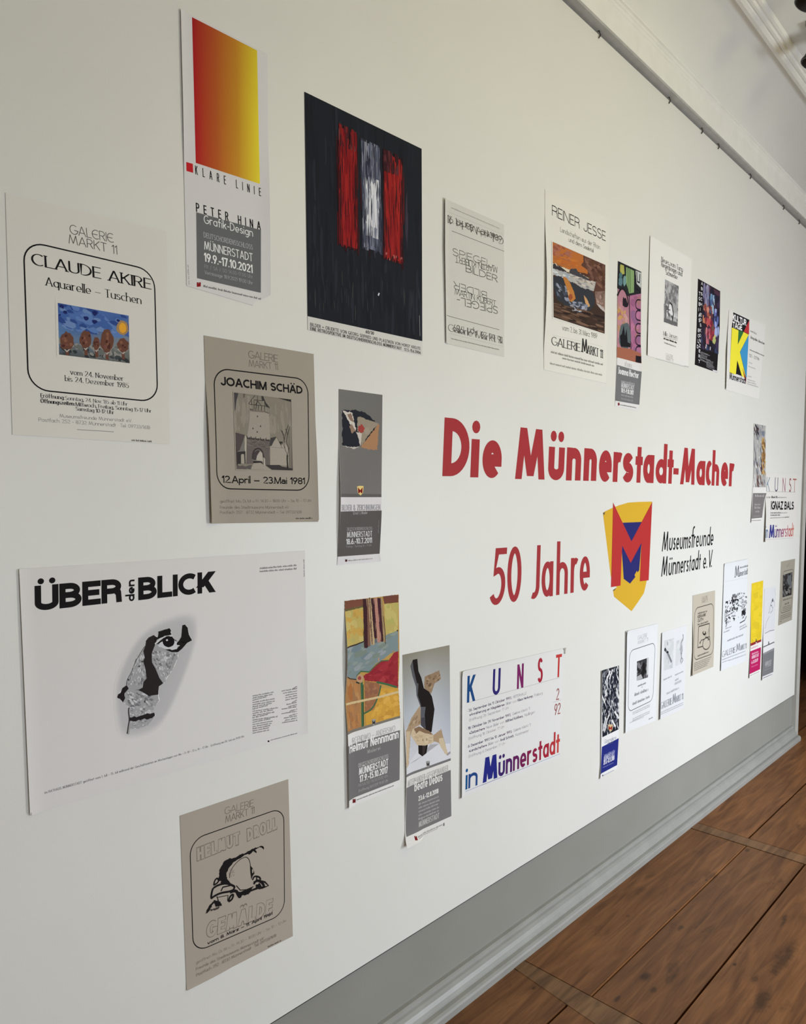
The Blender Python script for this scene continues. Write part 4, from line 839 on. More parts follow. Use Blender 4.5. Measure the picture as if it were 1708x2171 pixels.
p.poly([(142, 1005), (165, 940), (230, 915), (340, 970), (375, 1002), (375, 1080), (290, 1112), (210, 1107)], (196, 178, 150), .001); p.poly([(175, 940), (230, 915), (340, 970), (370, 1000), (290, 985), (230, 960), (200, 990)], td, .001); p.dabs([(160, 1000), (370, 1010), (360, 1080), (210, 1095)], 12, [(206, 190, 164), (184, 164, 136)], .1, .14); p.blob((268, 1055), 4, 14, td); p.blob((306, 1050), 4, 14, td)
p.poly([(88, 1406), (552, 1240), (552, 1264), (88, 1432)], (112, 112, 114))
p.part('crest'); p.logo((319, 1302), 20, 34, (150, 150, 150), (50, 48, 50))
p.part('heading'); p.text('MITEINANDER-GEGENEINANDER', (104, 1532), (526, 1366), 62, (170, 170, 170), .12, .05)
p.part('grey_panel'); p.poly([(90, 1542), (552, 1360), (558, 1832), (92, 2042)], (114, 113, 115))
p.part('lettering'); p.text('Beate Debus', (180, 1582), (466, 1470), 100, wt_, .125, .05); p.text('23.6.-12.8.2018', (220, 1680), (426, 1596), 50, wt_, .18, .03)
for i in range(5): p.greek((222, 1722+i*38), (222+(205 if i % 2 == 0 else 212), 1640+i*36), 24, (166, 165, 167), .9)
p.text('MÜNNERSTADT', (224, 1948), (434, 1852), 58, (176, 175, 176), .13, .04)
p.part('fine_print'); p.logo((176, 2050), 12, 20, None, (110, 24, 28)); p.greek((198, 2046), (470, 1925), 18, (120, 120, 122), .8); p.greek((205, 2056), (420, 1962), 10, (130, 130, 132), .8); p.poly([(476, 1905), (488, 1900), (488, 1930), (476, 1935)], (90, 90, 92)); p.flush()

# -- landscape poster with spaced coloured letters
p = Sheet('exhibition_poster', 'white landscape poster with widely spaced blue to red letters, beside the sculpture poster', (960, 1360, 6.204),
          [(102, 392), (1455, 86), (1412, 1512), (88, 2064)], (218, 221, 224), .88, curl=[('L', .03, .008, .0, 1), ('T', .03, .003, 0, 1)], seed=17)
p.part('title')
for t, a, b, ht, c in (('K', (178, 806), (287, 778), 350, (28, 72, 130)), ('U', (513, 712), (613, 688), 345, (46, 38, 112)), ('N', (835, 628), (920, 605), 322, (118, 34, 96)), ('S', (1106, 548), (1174, 528), 322, (158, 36, 56)), ('T', (1340, 478), (1418, 460), 300, (186, 60, 58))):
    p.text(t, a, b, ht, c, .135, .05)
p.line([(180, 806), (1395, 474)], .0007, (120, 120, 130))
p.part('issue_number'); p.text('2', (1350, 772), (1388, 763), 150, (140, 56, 58), .1, .03); p.text('92', (1326, 972), (1406, 948), 146, (140, 56, 58), .1, .06); p.line([(1315, 798), (1415, 768)], .0008, (150, 120, 124))
p.part('programme_text')
pb = [(52, 48, 84), (90, 50, 92)]; pl = [(128, 126, 146), (170, 150, 164)]
def row(t, a, b, bold=True): p.text(t, a, b, 36, pb if bold else pl, .15 if bold else .09, .05, GH)
for t1, a, m_, t2, m2, b in (('• 26. September bis 11. Oktober 1992,', (178, 932), (766, 752), 'REITERHALLE', (785, 748), (962, 695)), ('»Annäherung an Magdalena«', (213, 982), (672, 842), 'Bilder von', (690, 836), (832, 795)), ('Klaus Herkomp,', (845, 790), (1048, 730), 'Freiburg', (1065, 724), (1174, 692)),
    ('• 18. Oktober bis 29. November 1992,', (174, 1166), (756, 976), 'Galerie Markt 11', (776, 970), (1006, 896)), ('»Zeitzeichen«', (210, 1222), (414, 1156), 'Neue Bilder von', (430, 1150), (668, 1072)), ('Wilfried Kohlhass,', (684, 1068), (916, 992), 'Nüdlingen', (935, 986), (1072, 940)),
    ('• 6. Dezember 1992 bis 10. Januar 1993,', (172, 1404), (770, 1196), 'Galerie Markt 11', (788, 1190), (1016, 1108)), ('»Landschaften«', (206, 1458), (440, 1376), 'Bilder von', (456, 1370), (598, 1320)), ('Andi Schmitt,', (614, 1316), (796, 1252), 'Kunstmeister', (816, 1246), (992, 1184))):
    row(t1, a, m_); row(t2, m2, b, False)
for t, a, b in (('Eröffnung: 26. September, 17 Uhr', (210, 1052), (732, 884)), ('Eröffnung: 18. Oktober, 17 Uhr', (203, 1296), (672, 1132)), ('Eröffnung: 6. Dezember, 17 Uhr', (203, 1530), (686, 1350))): row(t, a, b, False)
p.part('place_name'); p.text('in', (158, 1950), (316, 1888), 285, [(26, 84, 140), (36, 60, 130)], .14, .06); p.text('M', (386, 1862), (578, 1790), 322, (34, 40, 128), .24, .05)
p.text('ünnerstadt', (590, 1786), (1398, 1452), 295, [(52, 36, 110), (92, 28, 92), (130, 28, 72), (160, 34, 56), (190, 66, 60)], .15, .06)
p.line([(160, 1972), (1398, 1478)], .0016, (150, 160, 200)); p.greek((380, 1890), (930, 1668), 12, (150, 150, 180), .8)
p.flush()
tp = Sheet('tape_strip', 'small grey tape strip at the top right corner of the spaced letters poster', (960, 1360, 6.204), [(1440, 92), (1477, 80), (1468, 120), (1470, 160), (1456, 158), (1460, 120)], (172, 172, 168), .9, cat='tape', lift=.004); tp.flush()

# -- white poster, mirrored writing
p = Sheet('exhibition_poster', 'faint white poster with mirrored and overlapping dark lettering, beside the black painting', (920, 410, 6.029),
          [(118, 62), (888, 402), (890, 2090), (140, 1916), (128, 1300), (114, 700)], (190, 186, 171), .62, curl=[('L', .03, .007, .0, 1)], seed=19)
f = (84, 80, 72)
p.part('upper_writing'); p.greek((215, 190), (832, 458), 16, (140, 136, 124), .7); p.line([(158, 230), (876, 528)], .0005, (150, 146, 134)); p.line([(220, 480), (890, 742)], .0014, f)
p.text('16. bis 28. April 1989', (165, 362), (862, 632), 88, f, .1, .03, GH); p.text('Galerie Markt 11', (880, 570), (165, 280), 92, f, .11, .02, GH, True)
p.text('SPIEGEL-', (232, 792), (770, 962), 96, f, .085, .2); p.text('MARTIN KUBERT', (802, 942), (262, 800), 78, f, .085, .04); p.text('BILDER', (400, 1002), (806, 1140), 92, f, .085, .2)
p.part('lower_writing'); p.text('BILDER', (668, 1262), (242, 1122), 92, f, .085, .2); p.text('MARTIN KUBERT', (258, 1292), (786, 1446), 78, f, .085, .04); p.text('SPIEGEL-', (808, 1450), (286, 1318), 96, f, .085, .2)
p.line([(150, 1560), (830, 1745)], .0014, f); p.text('16. bis 28. April 1989', (862, 1832), (235, 1668), 88, f, .1, .03, GH); p.text('Galerie Markt 11', (172, 1758), (866, 1922), 92, f, .11, .02, GH, True)
p.line([(172, 1786), (872, 1958)], .0005, (150, 146, 134)); p.greek((215, 1862), (826, 2004), 16, (104, 100, 92), .9); p.flush()

# -- white poster with landscape
p = Sheet('exhibition_poster', 'white poster with orange, brown and slate blue landscape painting', (1130, 390, 4.344),
          [(105, 50), (694, 330), (672, 1838), (98, 1710), (94, 1500), (104, 900)], (206, 202, 187), .78, curl=[('L', .05, .010, .15, .95)], seed=21)
p.part('title'); p.text('REINER JESSE', (170, 290), (664, 530), 98, BK, .085, .09, GH)
f = (118, 114, 104); p.text('Landschaften aus der Rhön', (246, 440), (612, 606), 46, f, .1, .05, GH); p.text('und dem Saaletal', (322, 530), (552, 634), 42, f, .1, .05, GH)
p.part('picture', M_PAINT, crop=(1150, 500, 9.867)); q = [(195, 125), (1300, 610), (1285, 2050), (215, 1705)]
p.poly(q, (74, 48, 38)); p.poly([(195, 125), (840, 408), (850, 560), (960, 700), (930, 800), (760, 760), (560, 720), (380, 640), (198, 560)], (166, 98, 46), .0015)
p.dabs([(200, 140), (640, 330), (560, 560), (210, 400)], 34, [(142, 88, 72), (150, 94, 74), (136, 78, 60), (160, 98, 66)], .12, .12, .3); p.dabs([(200, 420), (830, 470), (930, 780), (210, 560)], 30, [(178, 106, 44), (170, 94, 42), (160, 92, 48)], .09, .1, .4)
p.poly([(840, 405), (1300, 610), (1295, 1590), (1100, 1180), (960, 900), (940, 720), (800, 620), (850, 520)], (84, 56, 46), .002); p.dabs([(860, 440), (1290, 640), (1290, 1150), (960, 880)], 46, [(98, 68, 56), (72, 46, 36), (108, 76, 62), (86, 58, 40), (118, 84, 66)], .12, .1, .4)
p.poly([(198, 590), (260, 570), (300, 630), (420, 660), (560, 720), (740, 770), (960, 890), (950, 910), (700, 830), (460, 740), (200, 640)], (196, 184, 158), .0012)
p.poly([(198, 600), (250, 575), (280, 630), (350, 640), (420, 690), (490, 745), (430, 760), (198, 690)], (52, 48, 50), .001); p.poly([(545, 740), (590, 690), (690, 690), (740, 770), (960, 900), (930, 930), (700, 850), (560, 800)], (62, 60, 62), .0012)
p.poly([(198, 680), (430, 750), (560, 790), (920, 930), (1100, 960), (1060, 1160), (860, 1110), (760, 1060), (660, 990), (520, 960), (380, 850), (198, 820)], (158, 156, 148), .0015)
p.dabs([(200, 690), (560, 800), (540, 940), (200, 810)], 24, [(176, 184, 186), (142, 150, 156), (190, 192, 186)], .1, .12, .2); p.dabs([(560, 800), (1080, 960), (1040, 1140), (600, 950)], 30, [(176, 166, 150), (140, 132, 120), (120, 112, 108), (186, 176, 160)], .1, .12, .2)
p.poly([(198, 820), (240, 860), (330, 840), (420, 880), (560, 960), (650, 990), (700, 1040), (850, 1110), (940, 1110), (1060, 1200), (1090, 1420), (1000, 1560), (880, 1660), (620, 1590), (300, 1400), (215, 1100)], (48, 50, 54), .0018)
p.poly([(1080, 1170), (1290, 1160), (1295, 1600), (1200, 1500), (1110, 1420)], (122, 98, 84), .0015); p.dabs([(1090, 1180), (1285, 1170), (1290, 1560), (1120, 1430)], 18, [(146, 122, 108), (104, 82, 70), (156, 134, 120)], .14, .1, .3); p.poly([(1120, 1430), (1180, 1440), (1298, 1560), (1298, 1610), (1200, 1530)], (168, 160, 152), .0012)
p.poly([(410, 850), (490, 880), (560, 980), (640, 1160), (680, 1320), (590, 1390), (530, 1330), (540, 1200), (480, 1080), (440, 940)], (172, 112, 54), .0012); p.poly([(470, 1120), (540, 1150), (570, 1280), (520, 1270)], (186, 140, 88), .001); p.blob((575, 1280), 46, 60, (140, 74, 46), .3)
p.poly([(850, 1240), (920, 1330), (980, 1470), (940, 1500), (880, 1400)], (186, 142, 92), .001)
p.dabs([(240, 960), (480, 1060), (560, 1400), (300, 1280)], 26, [(92, 100, 112), (66, 72, 82), (130, 134, 142), (58, 58, 62)], .12, .1, .7); p.dabs([(480, 1330), (960, 1420), (880, 1650), (640, 1600)], 40, [(118, 124, 134), (78, 86, 98), (150, 152, 160), (60, 66, 78), (134, 128, 128)], .09, .11, .3)
p.poly([(300, 1340), (520, 1500), (780, 1650), (890, 1660), (1090, 1440), (1298, 1620), (1285, 2050), (215, 1705), (212, 1180), (260, 1300)], (58, 44, 36), .002); p.dabs([(220, 1400), (1290, 1660), (1280, 2030), (220, 1690)], 60, [(76, 56, 44), (50, 38, 32), (94, 70, 54), (40, 30, 28), (110, 84, 66)], .1, .07, .15)
p.dabs([(540, 1480), (820, 1560), (800, 1640), (640, 1600)], 10, [(176, 170, 164), (150, 150, 154)], .09, .12, .3)
p.border(q, 20, (206, 202, 187)); p.part('dates'); p.text('vom 2. bis 31. März 1989', (264, 1346), (586, 1426), 50, (80, 76, 70), .09, .05, GH)
p.part('gallery_name'); p.text('GALERIE', (164, 1482), (430, 1548), 80, (48, 46, 44), .17, .03, serif=True); p.text('M', (442, 1548), (498, 1560), 128, (48, 46, 44), .17, .03, serif=True); p.text('ARKT 11', (492, 1562), (638, 1606), 80, (48, 46, 44), .17, .03, serif=True)
p.line([(175, 1392), (440, 1450)], .0005, (150, 146, 134)); p.line([(500, 1465), (638, 1500)], .0005, (150, 146, 134))
p.part('fine_print'); p.greek((160, 1556), (636, 1672), 26, (96, 92, 86), .9); p.greek((265, 1612), (556, 1684), 22, (96, 92, 86), .9); p.greek((150, 1660), (632, 1768), 24, (110, 106, 98), .8); p.flush()

# -- narrow poster, pink and green painting
p = Sheet('exhibition_poster', 'narrow poster with pink, green and black painting, right of the orange landscape poster', (1130, 390, 4.344),
          [(778, 710), (992, 810), (986, 1300), (984, 1660), (968, 2092), (750, 2046), (766, 1600)], (206, 202, 194), .8, curl=[('R', .03, .005, .5, 1)], seed=23)
q = [(778, 710), (992, 810), (985, 1655), (766, 1600)]
p.part('picture', M_PAINT); p.poly(q, (150, 104, 116)); p.poly([(778, 710), (992, 810), (990, 1010), (880, 1040), (772, 960)], (34, 36, 38))
p.poly([(798, 738), (832, 752), (838, 830), (812, 838), (795, 800)], (158, 156, 80), .001); p.poly([(852, 766), (926, 800), (924, 1000), (880, 1010), (850, 900)], (120, 146, 96), .001)
for x in (868, 886): p.line([(x, 770), (x+4, 1000)], .004, (40, 50, 40))
p.blob((800, 900), 18, 44, (84, 112, 116), .2); p.blob((838, 890), 14, 50, (104, 136, 132), .2); p.blob((804, 840), 14, 28, (70, 100, 100), .3)
p.poly([(938, 798), (990, 818), (988, 960), (950, 920)], (176, 178, 170), .001); p.line([(950, 810), (956, 900), (975, 910), (978, 830)], .006, (28, 28, 30)); p.line([(934, 790), (940, 960), (985, 1000)], .008, (26, 26, 28))
p.poly([(772, 1030), (800, 970), (830, 970), (862, 1040), (866, 1140), (880, 1230), (886, 1620), (768, 1590)], (160, 112, 120), .001); p.dabs([(775, 1050), (870, 1060), (880, 1560), (772, 1540)], 30, [(172, 124, 126), (150, 98, 110), (180, 140, 130), (166, 128, 96)], .2, .07, .3); p.dabs([(772, 1150), (850, 1150), (840, 1260), (772, 1260)], 10, [(180, 140, 84), (172, 128, 80)], .2, .2)
p.line([(772, 1030), (800, 965), (832, 965), (866, 1040), (872, 1120), (840, 1130), (822, 1090), (830, 1045)], .009, (30, 26, 30)); p.poly([(820, 1060), (850, 1050), (870, 1120), (840, 1135), (820, 1120)], (34, 28, 34))
p.poly([(886, 1030), (985, 1010), (984, 1655), (900, 1625)], (156, 98, 124), .001); p.dabs([(892, 1040), (980, 1020), (980, 1640), (900, 1600)], 26, [(168, 108, 134), (140, 86, 112), (150, 104, 100), (132, 90, 120)], .25, .06)
p.line([(880, 1020), (884, 1230), (894, 1450), (902, 1630)], .006, (44, 34, 40))
for y in (1110, 1210, 1330, 1440, 1540): p.line([(985, y-40), (950, y-45), (936, y), (948, y+42), (985, y+50)], .006, (38, 28, 40))
p.blob((840, 1400), 56, 130, (84, 92, 92), .15); p.poly([(800, 1480), (795, 1400), (812, 1380), (830, 1300), (842, 1400), (856, 1330), (866, 1460), (890, 1470), (892, 1505), (805, 1500)], (26, 26, 28), .001)
p.poly([(767, 1500), (890, 1520), (980, 1560), (984, 1655), (766, 1600)], (150, 92, 70), .001); p.poly([(940, 1580), (984, 1590), (984, 1652), (938, 1640)], (30, 26, 30))
p.part('heading'); p.poly([(772, 1598), (985, 1655), (984, 1730), (768, 1668)], (206, 202, 194)); p.greek((840, 1680), (910, 1700), 60, (150, 148, 144), .6)
p.part('grey_panel'); p.poly([(766, 1666), (984, 1730), (968, 2034), (752, 1996)], (106, 105, 103))
p.part('lettering'); p.text('Joanna Hector', (776, 1748), (966, 1794), 66, (206, 204, 198), .19, .02); p.greek((806, 1830), (926, 1855), 34, (150, 149, 146), 1); p.text('MÜNNERSTADT', (806, 1874), (926, 1900), 44, (186, 184, 180), .15, .02)
p.text('10.9.-9.10.2017', (806, 1920), (920, 1946), 44, (206, 204, 198), .2, .02); p.greek((806, 1950), (918, 1974), 22, (146, 145, 142), 1); p.greek((806, 1984), (918, 2008), 22, (136, 135, 132), 1)
p.part('fine_print'); p.logo((784, 2028), 8, 14, None, (110, 26, 28)); p.greek((796, 2038), (946, 2066), 12, (90, 88, 84), 1); p.flush()

# -- white poster, small grey picture
p = Sheet('exhibition_poster', 'white poster with three dark heading lines above a small grey picture', (1360, 490, 5.868),
          [(96, 58), (618, 345), (575, 1692), (54, 1545)], (210, 206, 194), .84, curl=[('L', .03, .006, .0, 1)], seed=25)
f = (52, 50, 48)
p.part('title'); p.text('Neues vom Turm', (238, 378), (506, 512), 66, f, .14, .03, GH, True); p.text('Regenbogen und', (238, 440), (498, 566), 66, f, .14, .03, GH, True); p.text('Schnecke', (292, 540), (440, 604), 60, f, .14, .03, GH, True)
p.part('picture', M_PAINT); q = [(286, 600), (456, 686), (440, 1190), (270, 1130)]; p.poly(q, (150, 148, 143)); p.dabs(q, 90, [(120, 118, 115), (166, 164, 158), (104, 102, 100), (140, 138, 134)], .07, .06, .4, v=(0, .62)); p.dabs(q, 30, [(176, 174, 168), (96, 94, 92), (190, 188, 182)], .09, .05, .3, v=(.55, 1))
p.poly([(270, 900), (290, 940), (300, 1100), (275, 1120)], (120, 118, 116)); p.line([(284, 900), (298, 960), (296, 1110)], .006, (50, 48, 48)); p.poly([(330, 1010), (335, 920), (352, 900), (372, 960), (384, 1060), (345, 1030)], (206, 204, 198)); p.line([(345, 890), (372, 920), (390, 1030), (372, 1120)], .008, (44, 42, 42)); p.poly([(272, 1075), (440, 1140), (440, 1190), (270, 1130)], (96, 94, 92), .002); p.line([(300, 970), (350, 985)], .004, (60, 58, 58))
p.part('dates'); p.text('Milo Jansen', (264, 1298), (440, 1346), 56, (70, 68, 66), .13, .03, GH, True); p.line([(264, 1312), (440, 1360)], .0012, f); p.greek((266, 1344), (432, 1400), 28, f, 1); p.greek((276, 1396), (418, 1446), 22, (90, 88, 84), .9)
p.part('gallery_name'); g_ = (156, 153, 145); p.text('GALERIE', (296, 1560), (384, 1590), 44, g_, .1, .03); p.text('MARKT 11', (296, 1605), (386, 1638), 44, g_, .1, .03); p.line([(172, 1586), (540, 1690)], .001, (150, 147, 138)); p.greek((530, 1680), (575, 1695), 14, g_, 1); p.flush()

# -- black poster with colourful figures
p = Sheet('exhibition_poster', 'small black poster with colourful shapes and white vertical letters', (1360, 490, 5.868),
          [(698, 592), (972, 748), (966, 1200), (932, 1760), (658, 1662), (680, 1200)], (24, 21, 22), .86, seed=27)
p.part('picture', M_PAINT); q = [(764, 640), (968, 760), (950, 1530), (724, 1460)]; p.poly(q, (40, 34, 46))
p.dabs(q, 70, [(56, 44, 66), (34, 30, 44), (48, 56, 82), (70, 44, 58), (28, 26, 32)], .12, .07, .2); p.dabs(q, 22, [(150, 146, 158), (118, 112, 134), (94, 92, 120)], .05, .1, .1, u=(0, .35), v=(0, .35)); p.dabs(q, 16, [(96, 128, 152), (140, 160, 172), (70, 90, 122)], .05, .06, u=(.3, .7), v=(.1, .4))
p.dabs(q, 26, [(170, 112, 80), (150, 80, 60), (186, 130, 96), (120, 60, 52)], .06, .05, .3, u=(.05, .6), v=(.3, .6)); p.dabs(q, 24, [(140, 48, 54), (112, 36, 48), (166, 70, 72), (96, 70, 60)], .07, .06, .3, u=(.2, .8), v=(.5, .85)); p.dabs(q, 14, [(180, 108, 110), (160, 90, 100)], .03, .09, u=(.25, .5), v=(.65, .9)); p.dabs(q, 14, [(110, 118, 160), (86, 96, 150), (150, 160, 190)], .04, .07, u=(.7, 1), v=(.3, .75))
p.blob((895, 1360), 20, 44, (160, 164, 96), .2); p.blob((905, 1310), 10, 20, (190, 186, 120)); p.blob((820, 980), 14, 40, (186, 120, 100), .3); p.line([(790, 1460), (800, 1410)], .01, (190, 170, 160)); p.line([(845, 1480), (850, 1440)], .01, (180, 170, 180))
p.part('lettering'); w2 = (200, 198, 194)
for t, x, y in zip('TOBIAS', (714, 713, 712, 711, 711, 710), (800, 862, 930, 1000, 1068, 1132)): p.text(t, (x-9, y-4), (x+11, y+6), 46, w2, .2, .05)
for t, x, y in zip('BOLD', (702, 701, 700, 690), (1258, 1325, 1392, 1460)): p.text(t, (x-9, y-4), (x+11, y+6), 46, w2, .2, .05)
for i in range(16): x = 744-i*2.4; y = 672+i*64.5; p.text('ABSCHIEDSKONZERT'[i], (x-9, y-4), (x+11, y+6), 40, w2, .2, .05)
for i in range(8): p.greek((730-i, 1506+i*14), (770+p.rnd.uniform(20, 100), 1540+i*15), 12, (150, 148, 146), .8)
for i in range(7): p.greek((800, 1606+i*14), (880+p.rnd.uniform(-10, 20), 1638+i*15), 12, (150, 148, 146), .8)
p.poly([(882, 1722), (932, 1738), (930, 1758), (880, 1742)], (196, 192, 188)); p.flush()

# -- poster with the big yellow letter
p = Sheet('exhibition_poster', 'white poster with big yellow letter K on black, blue and red', (1360, 490, 5.868),
          [(1082, 985), (1540, 1168), (1450, 2092), (1030, 1968), (1040, 1500)], (200, 196, 182), .82, curl=[('L', .04, .008, .0, 1)], seed=29)
p.part('picture'); p.poly([(1135, 1010), (1335, 1105), (1290, 1905), (1085, 1842), (1112, 1230)], (24, 22, 24)); p.poly([(1085, 1765), (1180, 1780), (1296, 1830), (1290, 1905), (1084, 1842)], (196, 192, 184))
ye = (224, 202, 52)
p.poly([(1118, 1200), (1200, 1236), (1190, 1410), (1262, 1255), (1326, 1290), (1216, 1505), (1298, 1850), (1240, 1800), (1184, 1605), (1166, 1785), (1088, 1760)], ye); p.poly([(1200, 1232), (1264, 1254), (1196, 1400)], (44, 100, 50)); p.poly([(1333, 1108), (1330, 1286), (1264, 1252)], (168, 48, 50)); p.poly([(1326, 1294), (1300, 1835), (1218, 1508)], (58, 132, 170)); p.poly([(1246, 1700), (1296, 1836), (1290, 1905)], (140, 34, 58))
p.part('title'); p.text('KULTUR', (1128, 1110), (1296, 1182), 82, (212, 209, 200), .22, .02); p.text('TAGE', (1125, 1202), (1244, 1240), 82, (212, 209, 200), .22, .02); p.text('Münnerstadt', (1086, 1842), (1292, 1904), 90, BK, .16, .02)
p.part('fine_print'); p.greek((1346, 1250), (1424, 1292), 30, (120, 118, 110), .8); p.text('klangvolles Juliwochen', (1350, 1336), (1522, 1416), 36, (70, 68, 66), .18, .04); p.greek((1338, 1482), (1516, 1558), 20, (90, 88, 84), 1); p.text('13.7. - 22.7.96', (1334, 1564), (1456, 1612), 38, (96, 94, 90), .16, .04)
for y, b in ((1640, 1372), (1690, 1412), (1810, 1362), (1852, 1410), (1880, 1416), (1906, 1446)): p.greek((1328-(y-1640)*.08, y), (b, y+(b-1320)*.33), 22, (150, 147, 138), .7)
p.flush()

# -- narrow blue poster with shards
p = Sheet('exhibition_poster', 'narrow poster with black and white shards above a dark blue panel', (1250, 1280, 5.565),
          [(127, 790), (340, 728), (340, 1475), (320, 1945), (104, 2066), (118, 1900)], (226, 230, 236), 1.0, curl=[('L', .03, .007, .0, 1)], seed=31)
p.part('picture', M_PAINT); q = [(127, 790), (340, 728), (340, 1478), (143, 1575)]; p.poly(q, (28, 32, 46)); wc = [(206, 210, 218), (230, 234, 240), (150, 156, 170), (90, 96, 112)]
p.dabs(q, 170, wc, .055, .016, .9, rough=.6, k=5); p.dabs(q, 110, wc, .035, .02, 2.2, rough=.6, k=5); p.dabs(q, 50, [(22, 26, 40), (36, 42, 58)], .05, .02, 2.2, rough=.6, k=5)
for l in ([(190, 900), (236, 790)], [(225, 890), (262, 775)], [(310, 1000), (335, 1120)], [(150, 1500), (180, 1350)], [(285, 1270), (335, 1350)], [(250, 1370), (300, 1450)], [(170, 1500), (200, 1350)], [(130, 1080), (170, 1160)]): p.line(l, .009, (222, 226, 232))
p.part('crest'); p.logo((236, 1465), 30, 44, (210, 190, 150), (150, 40, 40))
p.part('heading'); p.text('Glasmalerei', (165, 1652), (306, 1596), 46, (150, 156, 176), .1, .03)
p.part('blue_panel'); p.poly([(135, 1690), (337, 1585), (318, 1902), (112, 2012)], (34, 44, 128))
p.part('lettering'); p.greek((205, 1668), (270, 1640), 34, (70, 76, 130), 1); p.greek((165, 1800), (292, 1738), 26, (130, 138, 186), 1); p.text('MÜNNERSTADT', (160, 1852), (288, 1790), 50, (176, 182, 214), .14, .03); p.text('29.8.-12.9.2010', (156, 1902), (284, 1840), 56, (206, 210, 230), .2, .02); p.greek((150, 1938), (275, 1880), 18, (110, 118, 176), 1)
p.part('fine_print'); p.greek((145, 2036), (280, 1966), 12, (140, 146, 170), .9); p.poly([(142, 2020), (154, 2015), (154, 2032), (142, 2038)], (60, 50, 60)); p.flush()

# -- white framed poster with dark photo
p = Sheet('exhibition_poster', 'white poster with thin rounded frame around a small dark photograph', (1250, 1280, 5.565),
          [(416, 322), (798, 232), (772, 1378), (398, 1528), (404, 1100)], (223, 229, 236), 1.06, curl=[('L', .04, .008, .0, 1), ('T', .03, .003, 0, 1)], seed=33)
g_ = (160, 166, 176); p.part('gallery_name'); p.text('GALERIE', (560, 428), (674, 392), 48, g_, .08, .03); p.text('MARKT 11', (560, 482), (682, 442), 44, g_, .08, .03)
p.part('rounded_frame'); p.rrect([(466, 556), (768, 456), (740, 1136), (446, 1278)], .034, .003, (92, 98, 108))
p.part('picture', M_PAINT); q = [(553, 680), (690, 634), (682, 868), (550, 908)]; p.poly(q, (56, 56, 60)); p.dabs(q, 40, [(40, 40, 44), (84, 84, 90), (30, 30, 34), (120, 120, 126)], .08, .1, .3); p.poly([(668, 642), (690, 634), (684, 830), (664, 850)], (190, 194, 200)); p.poly([(552, 860), (600, 830), (620, 880), (550, 908)], (170, 174, 182)); p.poly([(620, 700), (645, 690), (650, 800), (625, 850), (608, 800)], (24, 24, 26))
p.part('lettering'); f = (110, 116, 126); p.greek((560, 982), (662, 940), 26, f, 1); p.greek((606, 992), (620, 986), 16, g_, 1); p.greek((522, 1092), (688, 1024), 44, f, .9); p.greek((500, 1198), (698, 1108), 38, f, .9)
for y in (1290, 1310, 1365, 1385): p.greek((500, y), (704, y-96), 14, (170, 176, 186), .9)
p.greek((465, 1410), (630, 1340), 14, (176, 182, 190), .9); p.greek((690, 1370), (738, 1345), 20, (120, 126, 134), 1); p.flush()

# -- white poster with two pictures
p = Sheet('exhibition_poster', 'white poster with two pale drawings side by side at the top', (1250, 1280, 5.565),
          [(838, 345), (1138, 252), (1106, 1232), (806, 1370), (816, 1000)], (217, 222, 229), 1.04, curl=[('L', .035, .009, .0, 1)], seed=35)
p.part('picture', M_PAINT, label='left drawing'); q = [(876, 435), (990, 402), (976, 755), (872, 790)]; p.poly(q, (200, 206, 212)); p.dabs(q, 12, [(190, 196, 204), (208, 214, 220)], .15, .1); p.line([(880, 530), (910, 575), (940, 640), (960, 690)], .014, (120, 124, 132)); p.blob((884, 540), 9, 22, (30, 32, 38), .3); p.blob((912, 570), 13, 14, (30, 32, 38), .3); p.blob((914, 470), 6, 26, (150, 156, 164), .3)
p.part('picture', M_PAINT, label='right drawing'); q = [(1015, 440), (1100, 405), (1085, 708), (1006, 736)]; p.poly(q, (204, 210, 216)); p.dabs(q, 10, [(194, 200, 208), (212, 218, 224)], .15, .1); p.line([(1095, 360), (1100, 410), (1075, 450), (1060, 540), (1082, 620), (1062, 690)], .006, (110, 114, 124)); p.line([(1080, 480), (1086, 560), (1070, 630), (1100, 660), (1072, 700)], .005, (130, 134, 142)); p.blob((1070, 530), 12, 40, (168, 172, 180), .3)
p.part('lettering'); f = (150, 156, 166); p.greek((864, 908), (962, 862), 24, f, 1); p.greek((1000, 850), (1102, 802), 22, f, 1); p.greek((1000, 915), (1045, 892), 30, f, .8); p.greek((996, 960), (1076, 920), 44, f, .7); p.greek((902, 1072), (1050, 1000), 30, f, .9)
p.part('gallery_name'); p.text('GALERIE', (828, 1246), (964, 1186), 80, (130, 136, 146), .15, .03, serif=True); p.text('M', (970, 1180), (1010, 1162), 110, (130, 136, 146), .16, .03, serif=True); p.text('ARKT 11', (1008, 1164), (1098, 1122), 70, (130, 136, 146), .15, .03, serif=True)
p.part('fine_print')
for y in (1290, 1312): p.greek((830, y), (1096, y-120), 14, (170, 176, 184), .9)
p.flush()

